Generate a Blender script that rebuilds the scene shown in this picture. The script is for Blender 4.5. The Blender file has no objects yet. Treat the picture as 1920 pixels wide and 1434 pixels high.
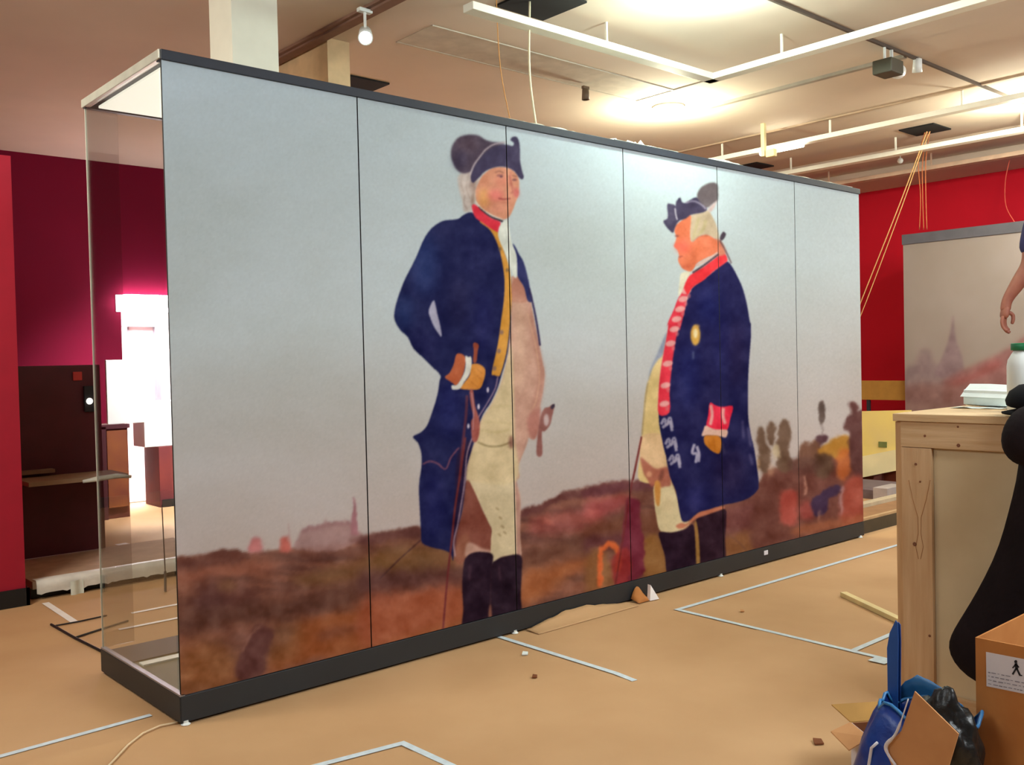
import bpy, bmesh, math, random
import numpy as np
from mathutils import Vector, Matrix
C = bpy.data.collections.new('gallery'); bpy.context.scene.collection.children.link(C)
SC = bpy.context.scene
random.seed(4); RNG = np.random.RandomState(7)
# ------------------------------------------------------------------ camera, world, lights, exposure
F, YAW, PITCH, ROLL, CX, CY, CZ = 1793.73, 0.844695, 0.0233833, -0.0229059, -1.683507, -4.173803, 1.6
FW = Vector((math.cos(YAW)*math.cos(PITCH), math.sin(YAW)*math.cos(PITCH), -math.sin(PITCH)))
_r = Vector((math.sin(YAW), -math.cos(YAW), 0)); _u = _r.cross(FW)
RT = _r*math.cos(ROLL) + _u*math.sin(ROLL); UP = -_r*math.sin(ROLL) + _u*math.cos(ROLL)
CAMP = Vector((CX, CY, CZ))
cd = bpy.data.cameras.new('camera'); cam = bpy.data.objects.new('camera', cd); C.objects.link(cam)
cd.sensor_width = 36; cd.sensor_fit = 'HORIZONTAL'; cd.lens = F/1920*36; cd.clip_start = .05
m = Matrix((RT, UP, -FW)).transposed().to_4x4(); m.translation = CAMP; cam.matrix_world = m
SC.camera = cam
SC.view_settings.view_transform = 'Standard'; SC.view_settings.look = 'None'
SC.view_settings.gamma = 1; SC.view_settings.use_curve_mapping = False
SC.view_settings.exposure = 1.0
W = bpy.data.worlds.new('world'); SC.world = W; W.use_nodes = True
W.node_tree.nodes['Background'].inputs[0].default_value = (.9, .85, .8, 1)
W.node_tree.nodes['Background'].inputs[1].default_value = .05

def area(name, loc, target, size, power, col=(1, 1, 1), sy=None, spread=180):
    l = bpy.data.lights.new(name, 'AREA'); l.shape = 'RECTANGLE'; l.size = size; l.size_y = sy or size
    l.energy = power; l.color = col; l.spread = math.radians(spread)
    o = bpy.data.objects.new(name, l); C.objects.link(o); o.location = loc
    o.rotation_euler = (Vector(target)-Vector(loc)).to_track_quat('-Z', 'Y').to_euler(); return o
def point(name, loc, power, col=(1, 1, 1), r=.06):
    l = bpy.data.lights.new(name, 'POINT'); l.energy = power; l.color = col; l.shadow_soft_size = r
    o = bpy.data.objects.new(name, l); C.objects.link(o); o.location = loc; return o
COOL = (.93, 1, 1.03); WARM = (1, .93, .8)
area('fill_light_a', (2.2, -4.6, 3.9), (2.6, -1.4, 0), 2.6, 150, COOL)  # added fill from outside the frame, lights the mural frontally, no fixture
area('fill_light_b', (-3.2, -1.6, 3.9), (-.6, 0.2, 0.6), 1.8, 60, COOL)  # added fill from the left of the camera, no fixture behind it
area('fill_light_c', (6.5, -3.2, 3.9), (6.0, -1.2, 0), 2.2, 95, COOL)  # added fill over the right side of the room, out of view
area('fill_light_d', (9.0, -1.8, 3.8), (9.9, -.2, 1.2), 1.6, 36, COOL, spread=150)  # added fill aimed at the second case, out of view
point('uplight_a', (3.45, -.40, 3.74), 42, (.82, 1, .9), .08)
point('uplight_b', (5.62, 1.70, 3.70), 56, (1, 1, .76), .08)
point('uplight_c', (8.15, -.62, 3.70), 50, (1, 1, .80), .08)
area('side_room_light', (3.3, 8.6, 3.3), (3.2, 8.8, 0), 1.6, 420, (1, .97, .99))
area('board_fill_light', (2.6, 4.9, 3.85), (2.4, 6.7, .9), .5, 30, (1, .95, 1), spread=55)  # added fill to brighten the white boards by the doorway
area('fill_light_e', (-1.9, 1.0, 3.8), (.9, 2.4, 1.7), 1.2, 40, WARM, spread=140)  # added fill for the dim floor and column left of the case
# ------------------------------------------------------------------ helpers
def at(px, py, ax, v):
    d = FW + RT*((px-960)/F) - UP*((py-717)/F); i = 'xyz'.index(ax)
    return CAMP + d*((v-CAMP[i])/d[i])
def to_px(X):                       # numpy (n,3) world -> photograph pixels on the printed wall
    d = X - np.array(CAMP); z = d @ np.array(FW)
    return 960 + F*(d @ np.array(RT))/z, 717 - F*(d @ np.array(UP))/z
def lin(c): return tuple(((x/255)/12.92 if x/255 <= .04045 else ((x/255+.055)/1.055)**2.4) for x in c)
MATS = {}
def mat(name, rgb, rough=.7, metal=0., var=.12, scale=8., bump=.0, bscale=40., emit=None, estr=1., coat=0., stretch=None, rgb2=None, spec=.5, alpha=1.):
    if name in MATS: return MATS[name]
    m = bpy.data.materials.new(name); m.use_nodes = True; nt = m.node_tree; b = nt.nodes['Principled BSDF']
    b.inputs['Roughness'].default_value = rough; b.inputs['Metallic'].default_value = metal
    b.inputs['Specular IOR Level'].default_value = spec; b.inputs['Coat Weight'].default_value = coat
    b.inputs['Alpha'].default_value = alpha
    c = lin(rgb); c2 = lin(rgb2) if rgb2 else tuple(x*(1-var) for x in c); c1 = c if rgb2 else tuple(min(1, x*(1+var*.6)) for x in c)
    tc = nt.nodes.new('ShaderNodeTexCoord'); mp = nt.nodes.new('ShaderNodeMapping'); no = nt.nodes.new('ShaderNodeTexNoise')
    if stretch: mp.inputs['Scale'].default_value = stretch
    nt.links.new(tc.outputs['Object'], mp.inputs[0]); nt.links.new(mp.outputs[0], no.inputs['Vector'])
    no.inputs['Scale'].default_value = scale; no.inputs['Detail'].default_value = 5
    r = nt.nodes.new('ShaderNodeValToRGB'); r.color_ramp.elements[0].position = .33; r.color_ramp.elements[1].position = .67
    r.color_ramp.elements[0].color = (*c2, 1); r.color_ramp.elements[1].color = (*c1, 1)
    nt.links.new(no.outputs[0], r.inputs[0]); nt.links.new(r.outputs[0], b.inputs['Base Color'])
    if bump:
        n2 = nt.nodes.new('ShaderNodeTexNoise'); n2.inputs['Scale'].default_value = bscale; n2.inputs['Detail'].default_value = 4
        nt.links.new(mp.outputs[0], n2.inputs['Vector'])
        bp = nt.nodes.new('ShaderNodeBump'); bp.inputs['Strength'].default_value = bump; bp.inputs['Distance'].default_value = .02
        nt.links.new(n2.outputs[0], bp.inputs['Height']); nt.links.new(bp.outputs[0], b.inputs['Normal'])
    if emit:
        b.inputs['Emission Color'].default_value = (*lin(emit), 1); b.inputs['Emission Strength'].default_value = estr
    MATS[name] = m; return m
def glass_mat(name, tint, gloss=1.0):
    m = bpy.data.materials.new(name); m.use_nodes = True; nt = m.node_tree; nt.nodes.clear()
    o = nt.nodes.new('ShaderNodeOutputMaterial'); t = nt.nodes.new('ShaderNodeBsdfTransparent'); g = nt.nodes.new('ShaderNodeBsdfGlossy')
    lw = nt.nodes.new('ShaderNodeLayerWeight'); lw.inputs[0].default_value = .5; pw = nt.nodes.new('ShaderNodeMath'); pw.operation = 'POWER'; pw.inputs[1].default_value = 4.
    f = nt.nodes.new('ShaderNodeMath'); f.operation = 'MULTIPLY_ADD'; f.inputs[1].default_value = .6; f.inputs[2].default_value = .035; x = nt.nodes.new('ShaderNodeMixShader')
    nt.links.new(lw.outputs['Facing'], pw.inputs[0]); nt.links.new(pw.outputs[0], f.inputs[0])
    t.inputs[0].default_value = (*tint, 1); g.inputs['Roughness'].default_value = .02; g.inputs['Color'].default_value = (gloss,)*3+(1,)
    nt.links.new(f.outputs[0], x.inputs[0]); nt.links.new(t.outputs[0], x.inputs[1]); nt.links.new(g.outputs[0], x.inputs[2]); nt.links.new(x.outputs[0], o.inputs[0]); return m
def wood_mat(name, rgb, dark, axis, rough=.6):
    s = [9, 9, 9]; s['xyz'.index(axis)] = .7
    return mat(name, rgb, rough, scale=3.2, stretch=s, rgb2=dark, bump=.15, bscale=6)
def tag(o, label=None, cat=None, group=None, kind=None):
    for k, v in (('label', label), ('category', cat), ('group', group), ('kind', kind)):
        if v: o[k] = v
    return o
def link(name, me, m=None, parent=None):
    if m is not None: me.materials.append(m)
    o = bpy.data.objects.new(name, me); C.objects.link(o)
    if parent is not None: o.parent = parent; o.matrix_parent_inverse = parent.matrix_basis.inverted()
    return o
def empty(name, loc, rz=0):
    o = bpy.data.objects.new(name, None); C.objects.link(o); o.location = loc; o.rotation_euler = (0, 0, rz); o.empty_display_size = .1
    return o
class MB:
    def __init__(s): s.bm = bmesh.new()
    def box(s, a, b, bev=.0, mtx=None):
        lo = [min(a[i], b[i]) for i in range(3)]; hi = [max(a[i], b[i]) for i in range(3)]
        t = bmesh.new(); r = bmesh.ops.create_cube(t, size=1)
        for v in r['verts']:
            v.co = Vector([lo[i] + (v.co[i]+.5)*(hi[i]-lo[i]) for i in range(3)])
        if bev: bmesh.ops.bevel(t, geom=t.edges[:], offset=bev, segments=2, affect='EDGES', profile=.6)
        return s.merge(t, mtx)
    def merge(s, t, mtx=None):
        if mtx is not None: bmesh.ops.transform(t, matrix=mtx, verts=t.verts)
        me = bpy.data.meshes.new('t'); t.to_mesh(me); t.free(); s.bm.from_mesh(me); bpy.data.meshes.remove(me); return s
    def tube(s, pts, r, n=8, flat=1.0, cap=True):
        pts = [Vector(p) for p in pts]; rr = r if isinstance(r, (list, tuple)) else [r]*len(pts); rings = []
        nrm = None
        for i, p in enumerate(pts):
            d = (pts[min(i+1, len(pts)-1)] - pts[max(i-1, 0)]).normalized()
            if nrm is None: nrm = d.orthogonal().normalized() if abs(d.z) > .9 else d.cross(Vector((0, 0, 1))).normalized()
            nrm = (nrm - d*nrm.dot(d)).normalized(); b = d.cross(nrm)
            rings.append([s.bm.verts.new(p + (nrm*math.cos(2*math.pi*k/n) + b*math.sin(2*math.pi*k/n)*flat)*rr[i]) for k in range(n)])
        for a, c in zip(rings, rings[1:]):
            for k in range(n): s.bm.faces.new((a[k], a[(k+1) % n], c[(k+1) % n], c[k]))
        if cap: s.bm.faces.new(rings[0][::-1]); s.bm.faces.new(rings[-1])
        return s
    def lathe(s, prof, n=24, mtx=None, close=True):
        t = bmesh.new(); rings = []
        for r, z in prof: rings.append([t.verts.new((r*math.cos(2*math.pi*k/n), r*math.sin(2*math.pi*k/n), z)) for k in range(n)])
        for a, c in zip(rings, rings[1:]):
            for k in range(n): t.faces.new((a[k], a[(k+1) % n], c[(k+1) % n], c[k]))
        if close:
            t.faces.new(rings[0][::-1]); t.faces.new(rings[-1])
        return s.merge(t, mtx)
    def prism(s, poly, thick):      # list of 3-D points of a planar outline pushed along vector thick
        th = Vector(thick); a = [s.bm.verts.new(Vector(p)) for p in poly]; b = [s.bm.verts.new(Vector(p)+th) for p in poly]
        s.bm.faces.new(a); s.bm.faces.new(b[::-1]); n = len(poly)
        for i in range(n): s.bm.faces.new((a[i], b[i], b[(i+1) % n], a[(i+1) % n]))
        return s
    def sheet(s, grid, thick=.0):   # grid of points rows x cols
        v = [[s.bm.verts.new(Vector(p)) for p in row] for row in grid]
        for i in range(len(v)-1):
            for j in range(len(v[0])-1): s.bm.faces.new((v[i][j], v[i][j+1], v[i+1][j+1], v[i+1][j]))
        return s
    def build(s, name, m, parent=None, smooth=False, solid=0, sub=0):
        bmesh.ops.recalc_face_normals(s.bm, faces=s.bm.faces[:])
        me = bpy.data.meshes.new(name); s.bm.to_mesh(me); s.bm.free()
        if smooth: me.shade_smooth()
        o = link(name, me, m, parent)
        if solid: k = o.modifiers.new('solid', 'SOLIDIFY'); k.thickness = solid
        if sub: k = o.modifiers.new('sub', 'SUBSURF'); k.levels = k.render_levels = sub
        return o
def struct(o): o['kind'] = 'structure'; return o
def noise3(x, y, z):
    return mathutils.noise.noise(Vector((x, y, z)))
import mathutils.noise

# ------------------------------------------------------------------ materials
CEIL = mat('ceiling_paint', (206, 190, 172), .9, var=.05, scale=1.2)
RED = mat('red_wall_paint', (192, 16, 36), .8, var=.06, scale=1.5, spec=.2)
CRIM = mat('crimson_wall_paint', (108, 6, 40), .8, var=.06, scale=1.5, spec=.15)
PAPER = mat('floor_protection_paper', (197, 157, 112), .75, scale=1.3, rgb2=(186, 145, 100), bump=.06, bscale=3)
BLACKB = mat('black_baseboard_paint', (22, 24, 26), .5)
WHITEP = mat('white_column_paint', (236, 236, 218), .7, var=.03)
BARW = mat('white_bar_enamel', (240, 240, 225), .5, var=.03)
DARKM = mat('dark_grey_metal', (46, 52, 60), .45, metal=.0, var=.15, scale=5)
BASEM = mat('charcoal_base_metal', (36, 41, 45), .5, metal=.0, var=.15, scale=3)
DECK = mat('case_deck_grey', (108, 104, 84), .6)
DECKD = mat('case_deck_dark', (56, 50, 42), .6)
TAPE = mat('pale_blue_masking_tape', (206, 220, 226), .6, var=.1, scale=30)
TAPEW = mat('white_floor_tape', (245, 240, 232), .5, var=.05)
CABLE = mat('black_rubber', (28, 24, 24), .5)
CORDW = mat('white_cord_nylon', (225, 215, 180), .6)
CORDO = mat('orange_cord', (200, 140, 70), .6)
PINE = wood_mat('pine_wood', (208, 174, 132), (190, 150, 106), 'z')
PINEH = wood_mat('pine_wood_cross', (210, 178, 136), (194, 156, 110), 'y')
PLY = mat('plywood_panel', (214, 196, 158), .7, scale=3, rgb2=(200, 180, 142))
KNOT = mat('wood_knot', (120, 72, 44), .7)
CARD = mat('cardboard_brown', (192, 128, 66), .85, scale=9, rgb2=(182, 116, 56))
CARDP = mat('cardboard_pale', (204, 150, 98), .85, scale=9, rgb2=(194, 140, 90))
CARDD = mat('cardboard_inside', (120, 66, 30), .9)
LABELW = mat('white_label_paper', (222, 220, 226), .6, var=.05)
INK = mat('black_ink', (34, 32, 38), .8)
INKG = mat('grey_ink', (140, 138, 148), .8)
BLUE = mat('blue_woven_plastic', (24, 66, 150), .35, scale=14, rgb2=(16, 46, 124), bump=.2, bscale=20)
BLUEL = mat('light_blue_plastic_lining', (52, 120, 176), .35, scale=10)
BLKP = mat('black_plastic_film', (24, 26, 26), .38, var=.3, scale=20, bump=.4, bscale=14)
COAT = mat('black_coat_wool', (26, 17, 20), .9, scale=6, var=.3, bump=.2, bscale=30, spec=.2)
SKIN = mat('skin', (158, 98, 76), .6, scale=12, rgb2=(142, 82, 66))
SHIRT = mat('navy_cotton', (34, 30, 78), .85, var=.2)
TROU = mat('dark_trouser_cotton', (40, 42, 52), .85)
HAIR = mat('brown_hair', (50, 34, 24), .7)
WPLAS = mat('white_plastic', (226, 232, 228), .35, var=.03)
GREENC = mat('green_cap_plastic', (20, 120, 74), .4)
WPAP = mat('white_paper', (226, 236, 232), .7, var=.05, bump=.2, bscale=18)
FILM = mat('milky_plastic_film', (222, 228, 214), .3, var=.1, bump=.4, bscale=10)
BLACKV = mat('open_vent_black', (10, 9, 8), .9)
TUBE = mat('lit_tube', (255, 255, 245), .5, emit=(255, 255, 238), estr=9)
LAMPG = mat('lit_lamp_glass', (255, 255, 245), .5, emit=(255, 255, 225), estr=22)
SPOTG = mat('lit_spot_glass', (255, 255, 250), .5, emit=(255, 250, 245), estr=8)
DIFF = mat('case_light_diffuser', (240, 236, 226), .6, emit=(255, 246, 232), estr=.62, var=.03)
WHITEB = mat('white_board', (236, 240, 236), .6, var=.03)
MAROON = mat('maroon_panel', (78, 10, 28), .6, var=.1)
BROWNW = mat('reddish_brown_wood', (120, 62, 42), .6, scale=4, rgb2=(86, 40, 32))
OCHRE = mat('ochre_fibreboard', (158, 112, 40), .85)
YPLY = mat('yellow_plywood', (236, 214, 120), .7, scale=2, rgb2=(226, 204, 132))
CREAMPLY = mat('cream_plywood', (238, 228, 178), .7, scale=2)
RUSSET = mat('russet_panel', (120, 52, 26), .7)
GREYT = mat('grey_carpet_tile', (112, 96, 96), .9, scale=12)
GLASS = glass_mat('display_glass', (.93, .96, .94)); GLASSB = glass_mat('back_glass', (.88, .86, .86), 1)
GEDGE = mat('glass_edge_green', (216, 214, 200), .3)

# ------------------------------------------------------------------ room shell
H = 4.0; X0, X1, Y0, Y1 = -6.0, 11.15, -8.0, 7.25
floor = struct(MB().box((X0, Y0, -.1), (X1, 11.2, -.004)).build('floor', PAPER))
for k in range(8):       # long sheets of protection paper lying side by side
    y0 = -7.9 + 1.9*k - .0; y0 = [-7.95, -6.05, -4.2, -2.6, -.985, .62, 2.5, 4.6][k]; y1 = [-6.05, -4.2, -2.6, -.985, .62, 2.5, 4.6, 7.2][k]
    g = [[(X0+.05+(X1-X0-.1)*i/40, y1+.02 if j == 3 else y0+(y1-y0)*j/3, .0005*(k % 2) + (.0025+.002*math.sin(i*1.7+k)*math.sin(i*.6) if j == 3 else .0)) for i in range(41)] for j in range(4)]
    MB().sheet(g).build('paper_sheet', PAPER, floor)
struct(MB().box((X0, Y0, H), (X1, 11.2, H+.12)).build('ceiling', CEIL))
struct(MB().box((X1, Y0, 0), (X1+.15, Y1, H)).build('wall_right', RED))
struct(MB().box((X0-.15, Y0, 0), (X0, Y1, H)).build('wall_left', CRIM))
struct(MB().box((X0, Y0-.15, 0), (X1, Y0, H)).build('wall_front', CRIM))
DX0, DX1, DH = 2.36, 4.1, 2.40
struct(MB().box((X0, Y1, 0), (DX0, Y1+.16, H)).box((DX1, Y1, 0), (X1, Y1+.16, H)).box((DX0, Y1, DH), (DX1, Y1+.16, H)).build('wall_back', CRIM))
struct(MB().box((X1-.02, Y0, 0), (X1, Y1, .12)).build('baseboard_right', BLACKB))
struct(MB().box((X0, Y1-.02, 0), (DX0, Y1, .12)).box((DX1, Y1-.02, 0), (X1, Y1, .12)).build('baseboard_back', BLACKB))
SIDEW = mat('side_room_white', (244, 242, 244), .8, var=.02)
struct(MB().box((1.2, 11.05, 0), (6.2, 11.2, H)).box((1.05, Y1+.16, 0), (1.2, 11.2, H)).box((6.2, Y1+.16, 0), (6.35, 11.2, H)).build('wall_side_room', SIDEW))
struct(MB().box((1.2, Y1+.16, 0), (6.2, 11.05, .004)).build('trim_1', mat('side_room_floor', (206, 178, 160), .4)))
# short partition at the left with its black baseboard
part = struct(MB().box((-.62, 2.93, 0), (.13, 3.05, 3.06)).box((-.62, 3.05, 0), (-.50, 5.2, 3.06)).build('wall_partition', mat('bright_red_paint', (164, 10, 42), .7, var=.05)))
struct(MB().box((-.64, 2.91, 0), (.15, 2.932, .12)).box((.128, 2.91, 0), (.15, 3.06, .12)).build('baseboard_partition', BLACKB))
# columns
struct(MB().box((1.057, 1.48, 0), (1.375, 1.80, H)).build('wall_column', WHITEP))
struct(MB().box((2.05, 1.99, 0), (2.24, 3.5, H)).build('wall_pier', mat('beige_pier', (214, 184, 142), .8)))
# ceiling trims
def clab(o, l, c='ceiling trim', g=None): return tag(o, l, c, g)
struct(MB().box((1.95, -8, 3.965), (2.03, 3.4, 4.0)).box((1.92, -8, 3.98), (1.95, 3.4, 4.0)).build('trim_2', mat('brown_ceiling_trim', (134, 100, 84), .7)))
struct(MB().box((2.5, 1.74, 3.992), (5.2, 1.76, 4)).box((2.5, 1.30, 3.992), (5.2, 1.32, 4)).box((2.5, 1.32, 3.996), (5.2, 1.74, 4.0)).box((5.2, -8, 3.99), (5.22, 1.76, 4)).build('trim_3', mat('grey_ceiling_trim', (190, 180, 164), .8)))
struct(MB().box((10.35, Y0, 3.86), (11.15, Y1, 4.0)).build('trim_4', CEIL))
struct(MB().box((7.3, Y0, 3.985), (7.34, Y1, 4.0)).build('trim_5', mat('brown_ceiling_trim2', (184, 160, 134), .8)))
struct(MB().box((9.3, Y0, 3.96), (9.42, Y1, 4.0)).build('trim_6', CEIL))

# ceiling bars (suspended white lighting track) - each with its hangers
def bar(p0, p1, w, label, group=None, n=4, z=3.82, m=BARW, h=.05):
    p0 = Vector((*p0, z)); p1 = Vector((*p1, z)); r = empty('ceiling_bar', (p0+p1)/2); tag(r, label, 'lighting bar', group)
    r.location.z = z
    ax = 0 if abs(p1.x-p0.x) > abs(p1.y-p0.y) else 1
    a = Vector(p0); b = Vector(p1); a[1-ax] -= w/2; b[1-ax] += w/2; a.z -= h/2; b.z += h/2
    bpy.context.view_layer.update()
    MB().box(a, b, .004).build('rail', m, r)
    for k in range(n):
        q = p0.lerp(p1, (k+.5)/n); MB().box((q.x-.008, q.y-.008, z+h/2), (q.x+.008, q.y+.008, 4.0)).build('hanger', m, r)
    return r
bar((2.17, .50), (4.72, .50), .10, 'white ceiling bar running along the mural case, brightest in the middle', n=1)
bar((4.68, .55), (4.68, -5), .10, 'white ceiling bar crossing to the upper edge, meeting the long bar at a corner')
bar((7.35, 3.0), (7.35, -5), .10, 'cream ceiling bar behind the mural top with a lit white tube', n=6)
bar((8.75, 3.0), (8.75, -5), .12, 'cream ceiling bar second nearest the far red wall', n=6)
bar((9.95, 3.2), (9.95, -5), .10, 'pinkish ceiling bar closest to the far red wall', n=6, m=mat('pinkish_bar', (206, 176, 150), .6))
t = MB().tube([(7.30, 1.80, 3.775), (7.30, 1.28, 3.775)], .022, 10).build('light_tube', TUBE); tag(t, 'lit white fluorescent tube under the cream ceiling bar', 'light')
# track with spotlights
tr = MB().box((2.9, -.525, 3.975), (10.3, -.505, 4.0)).build('spotlight_track', mat('dark_track', (84, 72, 62), .5)); tag(tr, 'thin dark lighting track crossing the ceiling at upper right', 'lighting track')
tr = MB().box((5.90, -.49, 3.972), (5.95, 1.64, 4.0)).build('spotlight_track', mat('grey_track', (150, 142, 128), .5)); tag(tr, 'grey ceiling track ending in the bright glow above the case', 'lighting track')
def spot(loc, s, label, lit=False, m=None, aim=(0, 0, -1)):
    r = empty('spotlight', (loc[0], loc[1], 4.0)); tag(r, label, 'spotlight'); bpy.context.view_layer.update()
    m = m or WPLAS; L = Vector(loc)
    MB().box((loc[0]-.05*s, loc[1]-.02*s, 3.950), (loc[0]+.05*s, loc[1]+.02*s, 3.974)).build('adapter', m, r)
    MB().tube([(loc[0], loc[1], 3.96), L+Vector((0, 0, .05*s))], .010*s, 8).build('stem', m, r)
    M = Matrix.Translation(L) @ Vector(aim).to_track_quat('Z', 'Y').to_matrix().to_4x4()
    MB().lathe([(.02*s, -.08*s), (.042*s, -.07*s), (.046*s, 0), (.05*s, .06*s), (.045*s, .06*s), (.04*s, .045*s)], 18, M).build('housing', m, r, smooth=True)
    MB().lathe([(.0005, .05*s), (.041*s, .047*s)], 18, M, close=False).build('lens', SPOTG if lit else INK, r)
    return r
spot(tuple(at(685, 66, 'z', 3.80)), 1.0, 'small lit white spotlight hanging above the case near the white column', True, aim=(-.45, -.7, -.6))
s2 = empty('projector_lamp', (5.62, -.50, 4)); tag(s2, 'boxy dark floodlight hanging from the dark track', 'floodlight'); bpy.context.view_layer.update()
pc = at(1666, 127, 'y', -.515)
MB().tube([(pc.x-.06, -.515, 3.974), (pc.x-.06, -.515, pc.z+.05)], .011, 8).build('bracket', WPLAS, s2); MB().tube([(pc.x+.05, -.515, 3.974), (pc.x+.05, -.515, pc.z+.04)], .014, 8).build('bracket', WPLAS, s2)
MB().box((pc.x-.11, pc.y-.08, pc.z-.06), (pc.x+.09, pc.y+.08, pc.z+.05), .012).build('housing', mat('olive_metal', (74, 72, 56), .5), s2)
MB().lathe([(.055, -.05), (.06, 0), (.055, .05)], 16, Matrix.Translation((pc.x+.13, pc.y, pc.z)) @ Matrix.Rotation(1.57, 4, 'Y')).build('reflector', WPLAS, s2, smooth=True)
p3 = at(1720, 124, 'y', -.515); spot((p3.x, p3.y, p3.z), .8, 'tiny dark-tipped spotlight right of the boxy floodlight', aim=(.3, .2, -1))
p4 = at(1098, 178, 'z', 3.9); spot((p4.x, p4.y, 3.9), .7, 'tiny dark spotlight near the grey ceiling strip above the third mural panel', m=mat('tiny_spot', (110, 90, 70), .5))
p5 = at(1688, 303, 'z', 3.84); r = MB().lathe([(.001, -.035), (.025, -.025), (.035, 0), (.025, .025), (.001, .035)], 14, Matrix.Translation((p5.x, p5.y, 3.85))).tube([(p5.x, p5.y, 3.87), (p5.x, p5.y, 4.0)], .006, 6).build('sensor_globe', WPLAS, smooth=True); tag(r, 'small white globe hanging before the far red wall', 'sensor')
# round lamps set flush in the ceiling
for (x, y, lab) in ((3.45, -.40, 'round ceiling lamp glowing greenish at the top edge'), (5.62, 1.70, 'glaring round ceiling lamp above the mural case'), (8.15, -.62, 'glaring round ceiling lamp at the right edge near the far red wall')):
    r = empty('ceiling_lamp', (x, y, 4)); tag(r, lab, 'ceiling lamp'); bpy.context.view_layer.update()
    MB().lathe([(.15, 4.0), (.155, 3.985), (.13, 3.975), (.13, 3.985)], 28, Matrix.Translation((x, y, 0)), close=False).build('ring', BARW, r, smooth=True)
    MB().lathe([(.001, 3.975), (.08, 3.978), (.13, 3.985)], 28, Matrix.Translation((x, y, 0)), close=False).build('lens', LAMPG, r, smooth=True)
# open vents
def vent(x0, x1, y0, y1, lab):
    r = MB().box((x0, y0, 3.985), (x1, y1, 3.999)).build('ceiling_vent', BLACKV); tag(r, lab, 'ceiling opening', None)
vent(2.6, 3.04, .30, .73, 'black square opening in the ceiling at the top edge, cords passing by')
vent(2.6, 3.06, 2.66, 3.06, 'black ceiling opening just above the mural near the beige pier')
vent(8.42, 8.84, .42, .80, 'black ceiling opening from which pale wires hang at right')
vent(8.6, 8.98, 2.72, 3.1, 'small black ceiling opening just above the mural at far right')

# ------------------------------------------------------------------ the mural print (painted on a numeric canvas, sampled at mesh points)
CW, CH = 1920, 1434
canvas = np.zeros((CH, CW, 3), np.float32)
def blur(a, r):
    if r <= 0: return a
    k = np.exp(-.5*(np.arange(-int(3*r)-1, int(3*r)+2)/r)**2); k /= k.sum(); n = len(k)//2
    for ax in (0, 1):
        pw = [(0, 0)]*a.ndim; pw[ax] = (n, n); p = np.pad(a, pw, mode='edge'); o = np.zeros_like(a)
        for i, w in enumerate(k):
            sl = [slice(None)]*a.ndim; sl[ax] = slice(i, i+a.shape[ax]); o += w*p[tuple(sl)]
        a = o
    return a
ZT = {0: (0, 0, 1), 1: (720, 230, 4.344), 2: (720, 540, 3.982), 3: (680, 820, 3.584), 4: (1160, 320, 4.78), 5: (1160, 600, 4.78), 6: (1100, 820, 4.78), 7: (320, 860, 3.1175), 8: (1380, 700, 3.775), 9: (1500, 380, 2.988)}
def cv(z, pts): a, b, s = ZT[z]; return [(a+x/s, b+y/s) for x, y in pts]
def smooth(pts, n=5, closed=True):
    out = []; N = len(pts)
    for i in range(N if closed else N-1):
        g = lambda j: pts[j % N] if closed else pts[max(0, min(N-1, j))]
        p0, p1, p2, p3 = [np.array(g(i+k)) for k in (-1, 0, 1, 2)]
        for t in np.arange(n)/n: out.append(tuple(.5*((2*p1)+(-p0+p2)*t+(2*p0-5*p1+4*p2-p3)*t*t+(-p0+3*p1-3*p2+p3)*t**3)))
    if not closed: out.append(tuple(pts[-1]))
    return out
def fillmask(pts, sb):
    P = np.array(pts); x0, y0 = np.floor(P.min(0)-3*sb-3).astype(int); x1, y1 = np.ceil(P.max(0)+3*sb+3).astype(int)
    x0 = max(x0, 0); y0 = max(y0, 0); x1 = min(x1, CW); y1 = min(y1, CH)
    if x1 <= x0 or y1 <= y0: return None
    ys, xs = np.mgrid[y0:y1, x0:x1]; acc = np.zeros(xs.shape, np.float32)
    for ox, oy in ((.25, .25), (.75, .75)):
        X = xs+ox; Y = ys+oy; ins = np.zeros(xs.shape, bool)
        for i in range(len(P)):
            ax, ay = P[i]; bx, by = P[(i+1) % len(P)]
            if ay == by: continue
            c = ((ay > Y) != (by > Y)); ins ^= c & (X < (bx-ax)*(Y-ay)/(by-ay)+ax)
        acc += ins
    return (x0, y0, x1, y1), blur(acc/2, sb)
def poly(z, rgb, pts, sb=.7, sm=True, op=1.0, grain=6):
    P = cv(z, pts) if z is not None else pts
    if sm: P = smooth(P)
    r = fillmask(P, sb)
    if r is None: return
    (x0, y0, x1, y1), mk = r; mk = (mk*op)[..., None]
    g = GR[y0:y1, x0:x1, None]*grain
    reg = canvas[y0:y1, x0:x1]; reg[...] = reg*(1-mk) + (np.array(rgb, np.float32)+g)*mk
def line(z, rgb, pts, w, sb=.5, op=1.0, sm=True):
    P = [np.array(p) for p in (smooth(cv(z, pts), 6, False) if sm and len(pts) > 2 else cv(z, pts))]; s = ZT[z][2]
    L, R = [], []
    for i, p in enumerate(P):
        d = P[min(i+1, len(P)-1)]-P[max(i-1, 0)]; d = d/(np.hypot(*d)+1e-9); n = np.array((-d[1], d[0]))*w/s/2; L.append(tuple(p+n)); R.append(tuple(p-n))
    poly(None, rgb, L+R[::-1], sb, False, op)
def ell(z, rgb, c, rx, ry, sb=.8, op=1.0, rot=0):
    a = np.linspace(0, 2*math.pi, 20, endpoint=False); poly(z, rgb, [(c[0]+rx*math.cos(t)*math.cos(rot)-ry*math.sin(t)*math.sin(rot), c[1]+rx*math.cos(t)*math.sin(rot)+ry*math.sin(t)*math.cos(rot)) for t in a], sb, False, op)
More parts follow.
